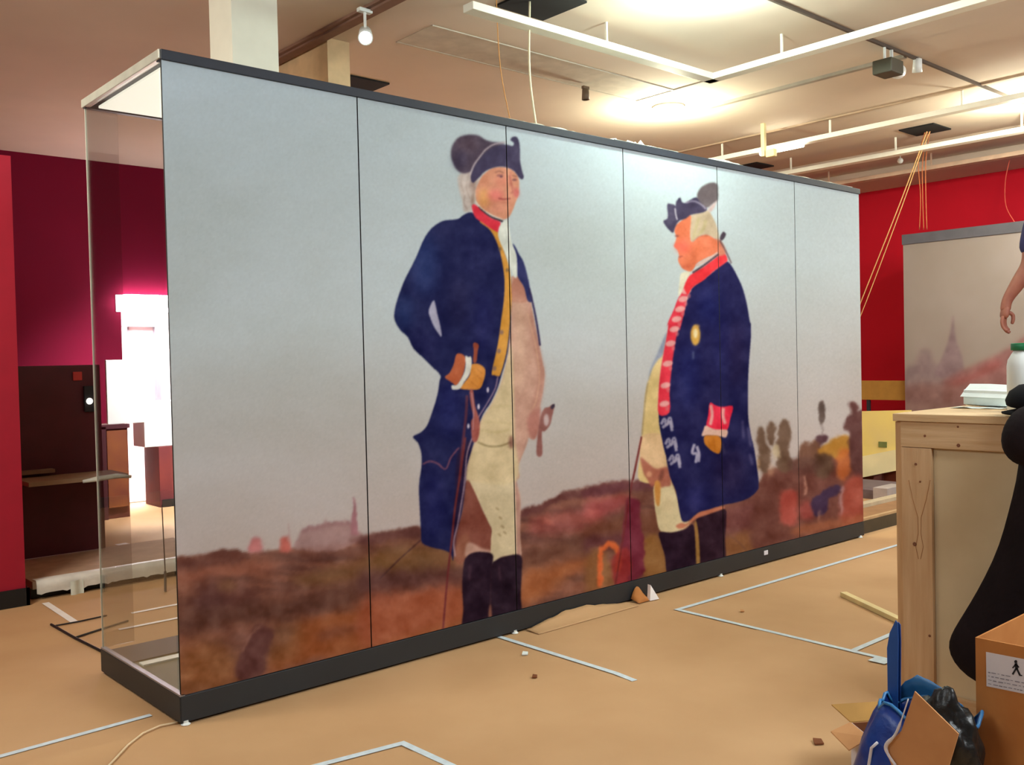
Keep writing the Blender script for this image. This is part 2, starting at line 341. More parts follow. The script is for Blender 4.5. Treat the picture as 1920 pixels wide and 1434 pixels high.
def fract(seed, sx, sy):
    r = np.random.RandomState(seed); out = np.zeros((CH, CW), np.float32); amp = 1
    for o in range(5):
        h = max(2, int(CH/sy)+2); w = max(2, int(CW/sx)+2); g = r.rand(h, w).astype(np.float32)
        yy = np.linspace(0, h-1.001, CH); xx = np.linspace(0, w-1.001, CW); yi = yy.astype(int); xi = xx.astype(int); fy = (yy-yi)[:, None]; fx = (xx-xi)[None]
        fy = fy*fy*(3-2*fy); fx = fx*fx*(3-2*fx)
        v = (g[yi][:, xi]*(1-fx)+g[yi][:, xi+1]*fx)*(1-fy)+(g[yi+1][:, xi]*(1-fx)+g[yi+1][:, xi+1]*fx)*fy
        out += amp*v; amp *= .55; sx /= 2; sy /= 2
    return (out-out.mean())/out.std()
GR = fract(3, 24, 24)
n1 = fract(11, 300, 160); n2 = fract(12, 90, 14)
# sky
yy = (np.mgrid[0:CH, 0:CW][0]/1.0); xx = np.mgrid[0:CH, 0:CW][1]*1.0
hz = 1050-.19*(xx-340)
t = np.clip((yy-120)/(hz-120), 0, 1)[..., None]
top = np.array((182, 200, 208.)); mid = np.array((186, 198, 200.)); low = np.array((186, 176, 172.))
canvas[...] = np.where(t < .55, top+(mid-top)*t/.55, mid+(low-mid)*(t-.55)/.45) + n1[..., None]*np.array((2.5, 3, 4.))
# ground
hor = [(7, [(-60, 590), (30, 580), (180, 555), (350, 525), (440, 545), (520, 540), (740, 520), (1060, 490), (1160, 445)]), (3, [(120, 640), (200, 620), (390, 600), (700, 560), (1080, 490), (1200, 450), (1290, 400), (1362, 360)]), (6, [(100, 420), (200, 405), (360, 392), (560, 380), (1000, 400), (1300, 420), (1545, 395)]), (8, [(200, 690), (300, 660), (450, 600), (650, 560), (930, 560)])]
H0 = [p for z, q in hor for p in cv(z, q)]
poly(None, (124, 82, 68), H0+[(1700, 1434), (200, 1434)], 2.0, False)
g = np.clip((yy-hz+5)/120, 0, 1)[..., None]
gm = blur(fillmask(H0+[(1700, 1434), (200, 1434)], .5)[1], 1.)[..., None]
x0, y0, x1, y1 = fillmask(H0+[(1700, 1434), (200, 1434)], .5)[0]
canvas[y0:y1, x0:x1] += (n2[y0:y1, x0:x1, None]*np.array((9, 6, 4.)) + n1[y0:y1, x0:x1, None]*np.array((6, 4, 2.)))*gm
poly(7, (104, 66, 58), [(30, 585), (180, 560), (350, 530), (440, 550), (470, 590), (300, 630), (30, 660)], 3, op=.8)
poly(7, (150, 92, 72), [(40, 660), (300, 625), (600, 600), (600, 660), (300, 690), (40, 740)], 6, op=.6)
ell(7, (86, 54, 52), (240, 830), 110, 120, 10, .8); ell(7, (90, 56, 52), (420, 820), 110, 70, 9, .7); ell(7, (118, 84, 52), (330, 740), 60, 30, 6, .5)
poly(7, (88, 56, 46), [(40, 900), (400, 850), (800, 790), (1247, 640), (1500, 560), (1500, 760), (1247, 810), (900, 900), (500, 960), (40, 1010)], 7, op=.75)
poly(7, (126, 92, 56), [(700, 700), (1100, 590), (1247, 580), (1247, 640), (900, 740)], 7, op=.6)
poly(7, (152, 88, 50), [(760, 950), (1247, 850), (1700, 760), (1700, 980), (1247, 1100), (800, 1190), (600, 1250), (560, 1160), (700, 1060)], 8, op=.85)
poly(7, (112, 66, 52), [(880, 1010), (1060, 970), (1150, 985), (1000, 1040), (860, 1060)], 6, op=.6)
poly(7, (138, 88, 44), [(60, 1110), (300, 1080), (400, 1300), (60, 1400)], 14, op=.6)
poly(7, (120, 84, 54), [(560, 1000), (760, 960), (720, 1150), (560, 1200)], 10, op=.5)
poly(7, (94, 58, 54), [(380, 1200), (420, 1120), (480, 1000), (530, 970), (600, 1000), (590, 1060), (560, 1150), (540, 1250), (440, 1300), (390, 1290)], 3)
line(7, (150, 108, 92), [(425, 1130), (470, 1030), (530, 985)], 10, 1.5, .8)
# distant church
poly(7, (160, 126, 124), [(745, 530), (752, 440), (800, 398), (880, 385), (900, 345), (918, 375), (1040, 362), (1110, 430), (1110, 470), (1000, 525)], 2, op=.85)
poly(7, (142, 104, 108), [(770, 420), (800, 396), (880, 386), (1030, 366), (1045, 385), (880, 410), (790, 430)], 2, op=.6)
poly(7, (158, 108, 116), [(1052, 400), (1062, 330), (1070, 225), (1078, 225), (1090, 330), (1103, 450), (1058, 450)], 1.2, False, .95)
poly(7, (186, 116, 116), [(455, 540), (475, 470), (490, 460), (525, 475), (530, 540)], 2.5); poly(7, (184, 98, 88), [(640, 540), (645, 470), (668, 450), (700, 490), (705, 540)], 2.5); line(7, (170, 130, 130), [(687, 380), (687, 460)], 6, 1, .6)
ell(7, (104, 62, 58), (1110, 478), 70, 22, 4, .7)
# far field right of the first officer
poly(3, (96, 60, 58), [(0, 665), (200, 625), (390, 605), (390, 680), (200, 690), (0, 730)], 3, op=.75)
poly(3, (122, 90, 52), [(100, 760), (400, 720), (600, 770), (660, 900), (300, 900), (80, 930)], 8, op=.6)
poly(3, (86, 52, 50), [(0, 900), (300, 900), (660, 860), (660, 1000), (300, 1010), (0, 1060)], 9, op=.75)
poly(3, (158, 86, 62), [(0, 1080), (300, 1030), (660, 1000), (670, 1200), (400, 1300), (0, 1400)], 9, op=.75)
poly(3, (98, 58, 56), [(1075, 480), (1200, 448), (1290, 400), (1362, 362), (1500, 350), (1500, 400), (1362, 420), (1240, 480), (1080, 540)], 2.5, op=.9)
poly(3, (156, 82, 78), [(1120, 560), (1250, 510), (1400, 480), (1600, 470), (1600, 620), (1362, 640), (1150, 660)], 8, op=.65)
ell(3, (196, 118, 104), (1250, 570), 30, 26, 4, .7)
poly(3, (96, 60, 46), [(1070, 780), (1400, 690), (1700, 640), (1700, 760), (1362, 800), (1080, 880)], 8, op=.8)
poly(3, (166, 96, 52), [(1075, 900), (1250, 870), (1362, 840), (1600, 800), (1362, 960), (1080, 1140)], 8, op=.7)
poly(6, (98, 54, 60), [(0, 450), (200, 408), (370, 395), (600, 385), (600, 450), (360, 480), (0, 540)], 3, op=.9)
poly(6, (172, 82, 84), [(0, 560), (150, 540), (360, 520), (360, 620), (200, 680), (0, 740)], 6, op=.7); ell(6, (206, 122, 112), (40, 670), 50, 50, 6, .6)
poly(6, (104, 62, 44), [(0, 800), (340, 720), (640, 700), (640, 860), (340, 860), (0, 900)], 7, op=.8)
poly(6, (88, 46, 52), [(0, 900), (150, 880), (340, 860), (320, 960), (0, 1010)], 6, op=.8)
poly(6, (140, 98, 54), [(500, 920), (650, 900), (740, 1190), (500, 1250)], 4, op=.95); poly(6, (130, 88, 50), [(0, 1080), (130, 1000), (260, 1300), (0, 1380)], 5, op=.8)
poly(6, (128, 84, 50), [(1240, 900), (1721, 760), (1900, 800), (1721, 960), (1240, 1090)], 5, op=.85)
poly(6, (108, 62, 62), [(1240, 640), (1721, 520), (1721, 760), (1250, 860)], 7, op=.8)
# red post, orange arch
poly(6, (112, 42, 58), [(350, 570), (400, 540), (485, 570), (478, 700), (500, 850), (522, 930), (515, 1100), (500, 1250), (260, 1310), (300, 1000), (335, 800)], 1.6)
line(6, (202, 98, 52), [(125, 1340), (118, 1170), (135, 1010), (200, 955), (262, 990), (290, 1080), (285, 1200)], 52, 1.6)
poly(6, (146, 50, 48), [(230, 1080), (300, 1010), (380, 1000), (380, 1270), (255, 1310)], 2, op=.8)
# trees at right
poly(8, (104, 62, 54), [(150, 780), (250, 720), (350, 640), (450, 610), (500, 560), (600, 520), (700, 560), (900, 560), (900, 1090), (500, 1160), (120, 1260)], 4, op=.95)
for c, rx, ry in (((178, 470), 34, 92), ((252, 425), 34, 88), ((345, 420), 42, 92), ((330, 540), 50, 90), ((200, 600), 44, 110), ((345, 640), 60, 60)): ell(8, (102, 78, 62), c, rx, ry, 1.8, .95)
ell(8, (188, 172, 142), (283, 555), 30, 52, 2, .9); ell(8, (170, 130, 104), (250, 690), 26, 50, 3, .5)
poly(8, (112, 78, 62), [(440, 600), (470, 490), (500, 480), (530, 500), (560, 470), (600, 500), (600, 640), (440, 660)], 2)
ell(8, (84, 56, 62), (605, 468), 42, 34, 1.8); ell(8, (98, 84, 78), (603, 275), 26, 78, 1.2); line(8, (120, 105, 100), [(606, 340), (608, 440)], 7, 1, .7)
poly(8, (174, 126, 56), [(590, 540), (650, 500), (700, 458), (790, 440), (810, 520), (760, 600), (700, 600), (620, 590)], 2.2)
poly(8, (190, 106, 56), [(720, 560), (800, 540), (820, 640), (760, 760), (720, 700)], 3, op=.8)
poly(8, (92, 58, 56), [(762, 390), (778, 320), (810, 280), (790, 225), (830, 200), (860, 230), (850, 265), (900, 290), (900, 740), (830, 700), (795, 520), (800, 420)], 2)
ell(8, (84, 60, 46), (615, 650), 72, 86, 3); ell(8, (86, 56, 50), (480, 650), 120, 60, 5, .7)
poly(8, (176, 76, 66), [(310, 860), (400, 830), (440, 900), (420, 1060), (320, 1050)], 3.5, op=.75)
poly(8, (168, 74, 70), [(460, 920), (540, 900), (550, 1010), (470, 1030)], 3.5, op=.6); poly(8, (176, 82, 66), [(780, 760), (900, 740), (900, 1060), (760, 1060), (740, 900)], 4, op=.7)
poly(8, (58, 40, 66), [(535, 900), (570, 860), (640, 810), (700, 785), (745, 800), (715, 850), (660, 890), (650, 960), (600, 1000), (560, 1000), (545, 960)], 1.6)
line(8, (206, 156, 136), [(485, 720), (488, 860)], 12, 1.5, .8); line(8, (196, 170, 178), [(755, 790), (735, 900), (755, 1000)], 14, 2, .7); line(8, (200, 150, 120), [(590, 960), (600, 1060)], 10, 2, .7)
poly(8, (156, 96, 66), [(440, 1080), (900, 1000), (900, 1060), (440, 1150)], 4, op=.7)
ell(6, (166, 128, 84), (1536, 250), 14, 60, 2, .6)
wx = fract(41, 26, 26)*1.0+fract(43, 8, 8)*.8; wy = fract(42, 26, 26)*1.2+fract(44, 8, 8)*.8
_yy, _xx = np.mgrid[0:CH, 0:CW]; canvas = canvas[np.clip(np.round(_yy+wy), 0, CH-1).astype(int), np.clip(np.round(_xx+wx), 0, CW-1).astype(int)]; canvas = blur(canvas, .8)
# ---- first officer
body1 = [(884.6, 398), (869.6, 402.7), (858, 410.7), (835, 413), (819, 420), (805, 432.6), (793.7, 451), (782, 478.6), (770.6, 501.6), (756.8, 529), (745, 562), (740, 582.7), (740, 600), (750, 618), (765, 633), (775, 653), (793, 670.6), (808, 685.7), (825.5, 703), (824, 715), (820, 741), (810, 773.5), (800, 799), (788, 811), (774, 819), (784, 831), (790, 851), (790, 876), (785.5, 912), (787.4, 959.5), (789.4, 998.6), (791.6, 1018), (811, 1026.5), (831, 1031), (845, 1038), (850, 1052), (851, 1015), (858.6, 987.4), (867, 954), (872.5, 903.7), (875, 876), (886.5, 837), (896, 804), (906, 776), (921, 753.5), (933.5, 726), (941, 701), (951, 665.6), (957, 615), (958.6, 565), (958, 529), (953, 501), (945.6, 471), (935, 437), (920, 425), (905, 415)]
back_leg = [(690, 300), (740, 300), (800, 470), (860, 590), (868, 690), (872, 800), (780, 790), (700, 820), (640, 850), (610, 760), (640, 600), (670, 480)]
poly(3, (128, 74, 62), back_leg, 1.2); poly(3, (150, 100, 78), [(630, 720), (700, 640), (720, 760), (660, 850), (625, 850)], 3, op=.7)
poly(3, (190, 152, 136), [(690, 800), (700, 715), (740, 710), (800, 745), (864, 760), (866, 790), (760, 775)], 2)
poly(3, (202, 188, 154), [(720, 60), (1010, 20), (1110, 0), (1060, 150), (1040, 210), (1030, 300), (1058, 400), (1056, 640), (1063, 800), (1000, 795), (930, 805), (866, 850), (862, 690), (868, 620), (845, 570), (800, 470), (755, 370), (715, 280), (702, 180)], .8)
poly(3, (172, 128, 118), [(1015, 0), (1112, 0), (1060, 150), (1040, 215), (1036, 300), (1060, 420), (1058, 640), (1065, 795), (1036, 790), (1030, 500), (1022, 300)], 1.5, op=.9)
for c in ((905, 480), (925, 540), (940, 600), (920, 655), (955, 640)): ell(3, (130, 105, 70), c, 16, 7, 1, .5, .7)
ell(3, (228, 216, 176), (800, 150), 40, 110, 8, .35)
poly(3, (38, 22, 37), [(680, 845), (700, 800), (740, 775), (800, 768), (872, 785), (872, 860), (862, 1000), (860, 1100), (845, 1190), (850, 1260), (680, 1290), (676, 1150), (668, 1000)], 1)
poly(3, (36, 21, 35), [(866, 870), (895, 825), (960, 798), (1062, 792), (1070, 900), (1062, 1050), (1058, 1260), (880, 1290), (868, 1200), (858, 1100)], 1)
line(3, (96, 64, 78), [(722, 860), (715, 960)], 12, 2, .5); line(3, (96, 64, 78), [(915, 860), (925, 960)], 12, 2, .5); ell(3, (130, 84, 70), (858, 1160), 8, 40, 1.5, .8)
line(3, (74, 46, 46), [(390, 690), (250, 815), (115, 950)], 9, .8, .85, False)
# waistcoat and breeches
poly(2, (190, 150, 132), [(955, -90), (1000, -60), (1040, -20), (1075, 0), (1100, 120), (1130, 280), (1160, 430), (1185, 560), (1200, 640), (1190, 750), (1165, 880), (1160, 950), (1150, 1060), (1120, 1130), (1070, 1120), (1040, 1200), (1000, 1330), (985, 1434), (640, 1434), (620, 1350), (650, 1220), (690, 1130), (720, 1000), (800, 870), (870, 720), (920, 520), (945, 300), (950, 0)], .8)
poly(1, (178, 124, 106), [(1030, 1450), (1040, 1320), (1075, 1250), (1120, 1290), (1170, 1450)], 1)
poly(2, (206, 190, 150), [(905, 600), (945, 420), (965, 600), (975, 1100), (985, 1440), (640, 1440), (620, 1350), (650, 1220), (690, 1130), (720, 1000), (800, 870), (870, 720)], 2.2, op=.95)
poly(2, (204, 172, 146), [(975, 100), (1030, 120), (1050, 400), (1040, 700), (980, 760)], 8, op=.6)
poly(2, (166, 108, 98), [(1075, 960), (1165, 890), (1165, 1050), (1120, 1130), (1080, 1080)], 2.5, op=.85)
poly(2, (172, 120, 106), [(1080, 80), (1110, 200), (1160, 430), (1200, 640), (1165, 880), (1100, 900), (1150, 640), (1100, 350)], 3, op=.6)
for q in ([(700, 1150), (780, 1180), (870, 1178), (945, 1150)],): line(2, (128, 112, 74), q, 12, 1, .8)
for q in ([(740, 1000), (850, 1000), (960, 1020)], [(730, 1060), (850, 1075), (940, 1050)], [(790, 900), (880, 880), (950, 880)]): line(2, (176, 160, 110), q, 12, 2, .5)
line(2, (212, 176, 140), [(1070, 190), (1130, 420), (1160, 650), (1140, 820), (1110, 900)], 7, 1, .6)
ell(2, (112, 66, 60), (950, 1150), 18, 50, 2.4, .8)
poly(2, (138, 90, 84), [(1165, 975), (1195, 900), (1230, 888), (1262, 868), (1272, 885), (1255, 960), (1240, 1020), (1200, 1070), (1178, 1080), (1182, 1240), (1140, 1245), (1145, 1120)], 1)
ell(2, (188, 172, 172), (1212, 985), 20, 45, 1.4, .9); poly(2, (60, 50, 66), [(1245, 880), (1272, 865), (1272, 890), (1250, 905)], .7)
# far lapel
poly(1, (44, 48, 96), [(1048, 990), (1070, 1010), (1100, 1070), (1135, 1130), (1165, 1230), (1190, 1350), (1210, 1450), (1170, 1450), (1140, 1340), (1085, 1240), (1080, 1100)], .8)
line(2, (54, 46, 84), [(1082, 0), (1110, 110), (1140, 260), (1165, 430)], 14, .8)
# coat
poly(None, (27, 30, 74), smooth(body1, 3), .8, False, grain=5)
_b4 = canvas.copy(); _ms = fillmask(smooth(body1, 3), .8)
for z, c, rx, ry, col, o in ((1, (330, 1150), 110, 260, (44, 66, 122), .55), (2, (150, 180), 60, 130, (44, 74, 128), .5), (1, (780, 1050), 120, 200, (44, 46, 92), .5), (2, (560, 120), 80, 200, (30, 28, 66), .6), (2, (480, 900), 90, 200, (38, 44, 108), .5), (3, (480, 450), 70, 240, (34, 36, 96), .5), (2, (300, 420), 120, 60, (28, 28, 78), .5), (2, (740, 250), 60, 250, (36, 38, 98), .5)): ell(z, col, c, rx, ry, 12, o)
(a0, a1, a2, a3), mk_ = _ms; full = np.zeros((CH, CW, 1), np.float32); full[a1:a3, a0:a2, 0] = mk_; canvas = _b4*(1-full)+canvas*full
poly(2, (164, 164, 186), [(370, 90), (338, 150), (335, 185), (345, 220), (375, 290), (425, 362), (428, 330), (415, 260), (400, 200), (385, 130)], .8)
poly(3, (40, 22, 48), [(640, 100), (735, 20), (700, 180), (680, 420), (640, 600), (610, 780), (600, 600), (620, 400)], 2, op=.7)
# mustard facing
poly(None, (204, 146, 62), smooth([(899.6, 416), (915.7, 428), (927, 444), (937.5, 471.7), (944, 506), (946, 529), (945, 560), (941, 590), (933.5, 645), (922, 698), (927, 703), (934, 705), (939, 700), (951, 653), (957.3, 590), (959.4, 560), (958, 529), (954.8, 501), (945.6, 471.7), (935, 437), (922, 428), (907, 412)], 3), .8, False)
for p in ((878, 330), (858, 470), (825, 600)): ell(2, (120, 96, 96), p, 14, 18, 1, .8)
for p in ((945, 1030), (1005, 1200)): ell(1, (110, 90, 70), p, 14, 16, 1, .8)
for p in ((775, 760), (706, 885), (630, 1030)): ell(2, (214, 206, 220), p, 9, 20, .8, .95)
line(2, (170, 138, 152), [(850, 660), (830, 750), (770, 860), (720, 940), (695, 980)], 9, .8, .8); line(3, (172, 146, 156), [(735, 5), (700, 120), (685, 300), (660, 460), (635, 600), (612, 700), (622, 800)], 9, .8, .85)
line(2, (132, 76, 92), [(290, 1315), (340, 1293), (400, 1310), (460, 1350), (500, 1265), (560, 1190)], 11, .8, .85)
line(2, (110, 52, 60), [(620, 800), (612, 950), (590, 1150), (565, 1434)], 20, 1, .7)
line(3, (106, 44, 46), [(690, 0), (655, 250), (620, 480), (600, 680), (580, 850), (560, 1050), (540, 1290)], 13, .7)
# cuff, lace, glove, cane head
poly(2, (176, 92, 58), [(545, 490), (605, 512), (602, 600), (575, 680), (540, 728), (500, 700), (455, 665), (490, 632), (520, 570)], .7)
poly(2, (206, 136, 62), [(650, 575), (700, 565), (745, 592), (757, 630), (742, 700), (712, 752), (640, 758), (570, 748), (600, 705), (640, 650)], .7)
for q in ([(690, 600), (735, 640)], [(690, 650), (735, 690)], [(650, 700), (700, 740)]): line(2, (164, 98, 44), q, 7, .8, .5)
poly(2, (212, 212, 202), [(608, 508), (630, 515), (648, 512), (655, 560), (640, 640), (600, 700), (565, 752), (512, 756), (506, 725), (545, 722), (590, 650), (608, 585)], .7)
poly(2, (152, 78, 58), [(665, 415), (688, 408), (708, 430), (700, 470), (690, 550), (665, 550), (670, 470)], .7)
poly(2, (156, 86, 78), [(640, 770), (665, 765), (680, 880), (715, 1000), (700, 1130), (660, 1140), (650, 1000), (668, 960), (650, 880)], .9); line(2, (190, 150, 160), [(655, 780), (668, 900), (665, 1060)], 8, .8, .7)
# head
poly(1, (186, 176, 170), [(600, 450), (640, 405), (700, 390), (760, 440), (780, 500), (750, 600), (735, 680), (700, 725), (650, 720), (640, 640), (615, 560)], 1.6)
[line(1, (150, 128, 116), q, 10, 1.2, .55) for q in ([(640, 430), (630, 500), (650, 570)], [(690, 420), (670, 520), (700, 620)], [(660, 590), (650, 650), (680, 710)], [(730, 470), (735, 560), (715, 650)])]; ell(1, (140, 112, 100), (725, 520), 30, 55, 3, .6); ell(1, (132, 104, 84), (722, 630), 16, 60, 2, .5); ell(1, (206, 196, 190), (655, 470), 30, 40, 2, .7)
poly(1, (206, 144, 116), [(770, 490), (800, 435), (870, 375), (950, 360), (1030, 375), (1080, 420), (1100, 470), (1100, 540), (1095, 590), (1068, 660), (1050, 710), (1020, 765), (980, 788), (920, 775), (850, 740), (795, 700), (755, 650), (745, 560)], .9)
ell(1, (214, 156, 86), (815, 610), 45, 80, 5, .7); ell(1, (218, 112, 108), (910, 590), 65, 50, 5, .75); ell(1, (206, 108, 96), (960, 480), 60, 40, 5, .4); ell(1, (190, 92, 92), (1078, 570), 24, 40, 2.5, .85); ell(1, (222, 150, 130), (930, 700), 60, 30, 4, .6)
ell(1, (134, 80, 84), (945, 430), 28, 10, 1.2, .8); ell(1, (84, 54, 70), (955, 440), 12, 8, .8, .9); ell(1, (110, 66, 76), (1062, 465), 20, 9, 1, .85); line(1, (146, 62, 64), [(930, 615), (970, 622), (1030, 618)], 11, .9, .9); line(1, (176, 92, 84), [(1030, 400), (1040, 500), (1080, 560)], 9, 1, .5)
line(1, (120, 74, 66), [(905, 405), (940, 395), (975, 410)], 10, 1, .6); line(1, (120, 74, 66), [(1045, 430), (1080, 440)], 9, 1, .6); line(1, (168, 84, 78), [(1020, 430), (1035, 500), (1050, 560), (1030, 575)], 12, 1.2, .6); ell(1, (176, 98, 82), (985, 650), 40, 10, 2, .5); ell(1, (186, 116, 86), (820, 480), 30, 60, 4, .6)
poly(1, (62, 56, 84), [(705, 445), (730, 360), (790, 270), (860, 205), (930, 180), (1000, 178), (1045, 190), (1058, 165), (1030, 140), (1050, 115), (1085, 120), (1105, 180), (1108, 300), (1122, 380), (1138, 440), (1122, 462), (1095, 440), (1060, 395), (1010, 368), (950, 358), (880, 370), (820, 400), (770, 450), (725, 490)], .9)
poly(1, (74, 62, 78), [(545, 250), (560, 180), (610, 120), (690, 98), (770, 105), (830, 140), (900, 158), (985, 165), (880, 205), (800, 270), (740, 350), (705, 400), (640, 412), (590, 380), (555, 310)], 1.5)
ell(1, (92, 74, 84), (680, 180), 90, 60, 6, .5); ell(1, (52, 46, 74), (620, 300), 60, 80, 6, .5)
line(1, (178, 166, 172), [(700, 430), (730, 350), (775, 285), (830, 218), (900, 175), (990, 160)], 12, .9, .9)
line(1, (214, 204, 190), [(745, 640), (800, 705), (880, 755), (965, 790)], 12, .8); line(1, (56, 48, 58), [(765, 690), (860, 762), (970, 805)], 17, .8)
poly(1, (214, 56, 74), [(715, 680), (745, 668), (800, 722), (870, 775), (948, 812), (940, 888), (880, 868), (800, 812), (740, 765)], .8)
poly(1, (208, 214, 204), [(945, 835), (1000, 790), (1018, 840), (1040, 980), (1078, 1080), (1082, 1250), (1058, 1250), (1020, 1150), (980, 1050), (940, 960), (930, 900)], .8); line(1, (170, 178, 174), [(985, 860), (1010, 960), (1050, 1080)], 8, 1.5, .6)
# ---- second officer
poly(5, (214, 190, 132), [(440, 120), (398, 330), (372, 500), (357, 700), (362, 850), (392, 1080), (432, 1250), (470, 1440), (190, 1440), (195, 1200), (205, 1050), (220, 850), (240, 650), (280, 480), (340, 330), (400, 200)], .9)
poly(6, (212, 180, 138), [(495, -10), (690, -10), (740, 300), (760, 420), (620, 300), (540, 260), (480, 180)], 1)
poly(6, (206, 192, 152), [(610, 420), (740, 390), (800, 500), (840, 680), (870, 755), (940, 750), (880, 815), (800, 848), (700, 848), (650, 822), (622, 700), (605, 560)], .8); ell(6, (176, 150, 110), (730, 600), 40, 60, 6, .4)
poly(6, (38, 20, 37), [(650, 850), (760, 852), (880, 822), (950, 780), (975, 900), (990, 1200), (745, 1250), (700, 1060), (662, 930)], .9)
poly(6, (42, 22, 36), [(985, 720), (1100, 680), (1238, 640), (1250, 760), (1240, 900), (1232, 1180), (1012, 1220), (1000, 900)], .9); poly(6, (156, 118, 64), [(968, 770), (985, 765), (1005, 900), (1015, 1140), (985, 1145), (975, 950)], 1)
poly(6, (186, 114, 86), [(800, 790), (850, 765), (900, 770), (980, 690), (1080, 640), (1200, 620), (1235, 635), (1080, 692), (990, 725), (920, 775), (870, 812), (820, 815)], 1.1)
poly(6, (162, 92, 76), [(480, 180), (540, 220), (620, 280), (730, 270), (755, 420), (700, 440), (660, 450), (620, 420), (580, 440), (540, 370), (510, 320)], 1.6, op=.9); ell(6, (214, 162, 128), (560, 330), 26, 26, 1.5, .8); ell(6, (110, 62, 54), (670, 340), 20, 60, 2, .7, .3); poly(6, (192, 134, 66), [(610, 400), (660, 410), (655, 590), (630, 610), (612, 540)], 1.2)
poly(5, (132, 144, 172), [(432, 110), (400, 300), (350, 360), (300, 440), (262, 560), (285, 440), (345, 300)], 1.4, op=.9); line(5, (150, 130, 96), [(262, 560), (240, 700), (225, 850), (208, 1030)], 8, 1.2, .6)
line(5, (150, 130, 96), [(262, 560), (240, 700), (225, 850), (208, 1030)], 8, 1.2, .6)
c2 = cv(4, [(665, 1045), (760, 975), (860, 895), (960, 815), (1010, 850), (1060, 940), (1110, 1050), (1150, 1200), (1175, 1350)])+cv(5, [(1184, 30), (1185, 150), (1170, 350), (1160, 550), (1160, 850), (1180, 1000), (1210, 1150), (1235, 1300)])+cv(6, [(1485, 20), (1505, 120), (1522, 240), (1537, 350), (1542, 440), (1525, 480), (1450, 545), (1330, 585), (1240, 602), (1150, 628), (1080, 650), (1000, 672), (930, 732), (870, 757), (840, 700), (800, 480), (745, 350), (705, 140)])+cv(5, [(465, 1400), (430, 1250), (390, 1080), (358, 850), (400, 600), (430, 380), (470, 200), (520, 40)])+cv(4, [(545, 1400), (590, 1250), (625, 1110)])
poly(None, (27, 27, 74), smooth(c2, 3), .8, False, grain=5)
_b4 = canvas.copy(); _ms = fillmask(smooth(c2, 3), .8)
for z, c, rx, ry, col, o in ((4, (800, 1200), 90, 200, (34, 44, 112), .5), (5, (620, 500), 90, 300, (34, 42, 108), .5), (5, (1050, 300), 80, 300, (42, 32, 70), .6), (5, (930, 250), 50, 300, (36, 40, 104), .5), (6, (1280, 300), 140, 200, (46, 32, 66), .5), (6, (980, 560), 100, 120, (36, 40, 110), .5), (5, (820, 600), 30, 200, (28, 24, 64), .5)): ell(z, col, c, rx, ry, 12, o)
(a0, a1, a2, a3), mk_ = _ms; full = np.zeros((CH, CW, 1), np.float32); full[a1:a3, a0:a2, 0] = mk_; canvas = _b4*(1-full)+canvas*full
poly(None, (216, 52, 70), smooth(cv(4, [(585, 1030), (650, 1045), (622, 1110), (592, 1250), (560, 1380), (545, 1434)])+cv(5, [(540, 60), (512, 180), (488, 330), (470, 480), (456, 650), (457, 825), (362, 848), (355, 700), (370, 500), (396, 330), (430, 150), (445, 40)])+cv(4, [(430, 1400), (450, 1340), (492, 1250), (530, 1150), (568, 1080)]), 3), .8, False)
for z, x, y in ((4, 606, 1078), (4, 578, 1150), (4, 550, 1240), (4, 520, 1330), (4, 500, 1420), (5, 466, 210), (5, 440, 390), (5, 420, 585), (5, 410, 750)):
    ell(z, (220, 172, 166), (x, y), 46, 27, 1, .85, -.2); ell(z, (208, 120, 122), (x+24, y+42), 16, 22, 1, .6)
for z, x, y in ((5, 430, 905), (5, 468, 1085), (5, 500, 1235)):
    for q in ([(-50, 30), (-20, -20), (0, 30), (30, -30), (50, 60)], [(-40, 60), (0, 30), (30, 10), (50, 90)]): line(z, (160, 156, 178), [(x+a, y+b) for a, b in q], 26, 1, .95)
for q in ([(680, 1110), (660, 1190), (700, 1200), (690, 1280)], [(700, 1130), (720, 1200), (715, 1270)]): line(5, (180, 176, 198), q, 26, 1, .9)
for q in ([(1110, 900), (1120, 1060)], [(1160, 960), (1185, 1130)], [(1175, 1200), (1200, 1300)]): line(5, (116, 110, 146), q, 18, 2, .6)
line(5, (84, 74, 96), [(930, 1100), (950, 1200)], 16, 2, .6); line(5, (96, 106, 136), [(668, 280), (668, 350)], 18, 1.5, .7)
ell(5, (198, 152, 66), (688, 135), 44, 92, 1.5); ell(5, (220, 206, 160), (688, 120), 20, 42, 1.3); ell(5, (196, 150, 80), (700, 55), 28, 16, 1.5, .7)
poly(5, (224, 44, 72), [(818, 742), (870, 765), (930, 778), (1022, 772), (1002, 880), (972, 985), (900, 995), (820, 972), (785, 950), (802, 850)], .7)
for q in ([(825, 760), (838, 850), (820, 940)], [(940, 790), (935, 860), (955, 930)]): line(5, (222, 176, 166), q, 28, 1.1, .85)
poly(5, (214, 178, 162), [(780, 945), (860, 978), (972, 985), (962, 1050), (905, 1042), (800, 1032), (745, 1038), (760, 985)], .9)
poly(5, (196, 122, 44), [(770, 1040), (840, 1032), (905, 1045), (922, 1100), (905, 1192), (850, 1182), (800, 1142), (768, 1100)], .9); 
for q in ([(800, 1070), (820, 1150)], [(850, 1060), (865, 1170)]): line(5, (160, 92, 34), q, 7, 1, .5)
poly(4, (212, 208, 184), [(560, 920), (640, 905), (612, 980), (560, 1100), (535, 1120), (545, 1000)], 1)
poly(4, (222, 52, 60), [(650, 930), (760, 862), (850, 795), (940, 738), (975, 792), (960, 822), (850, 902), (760, 982), (690, 1025), (650, 1062), (620, 1110), (588, 1050), (610, 980)], .8)
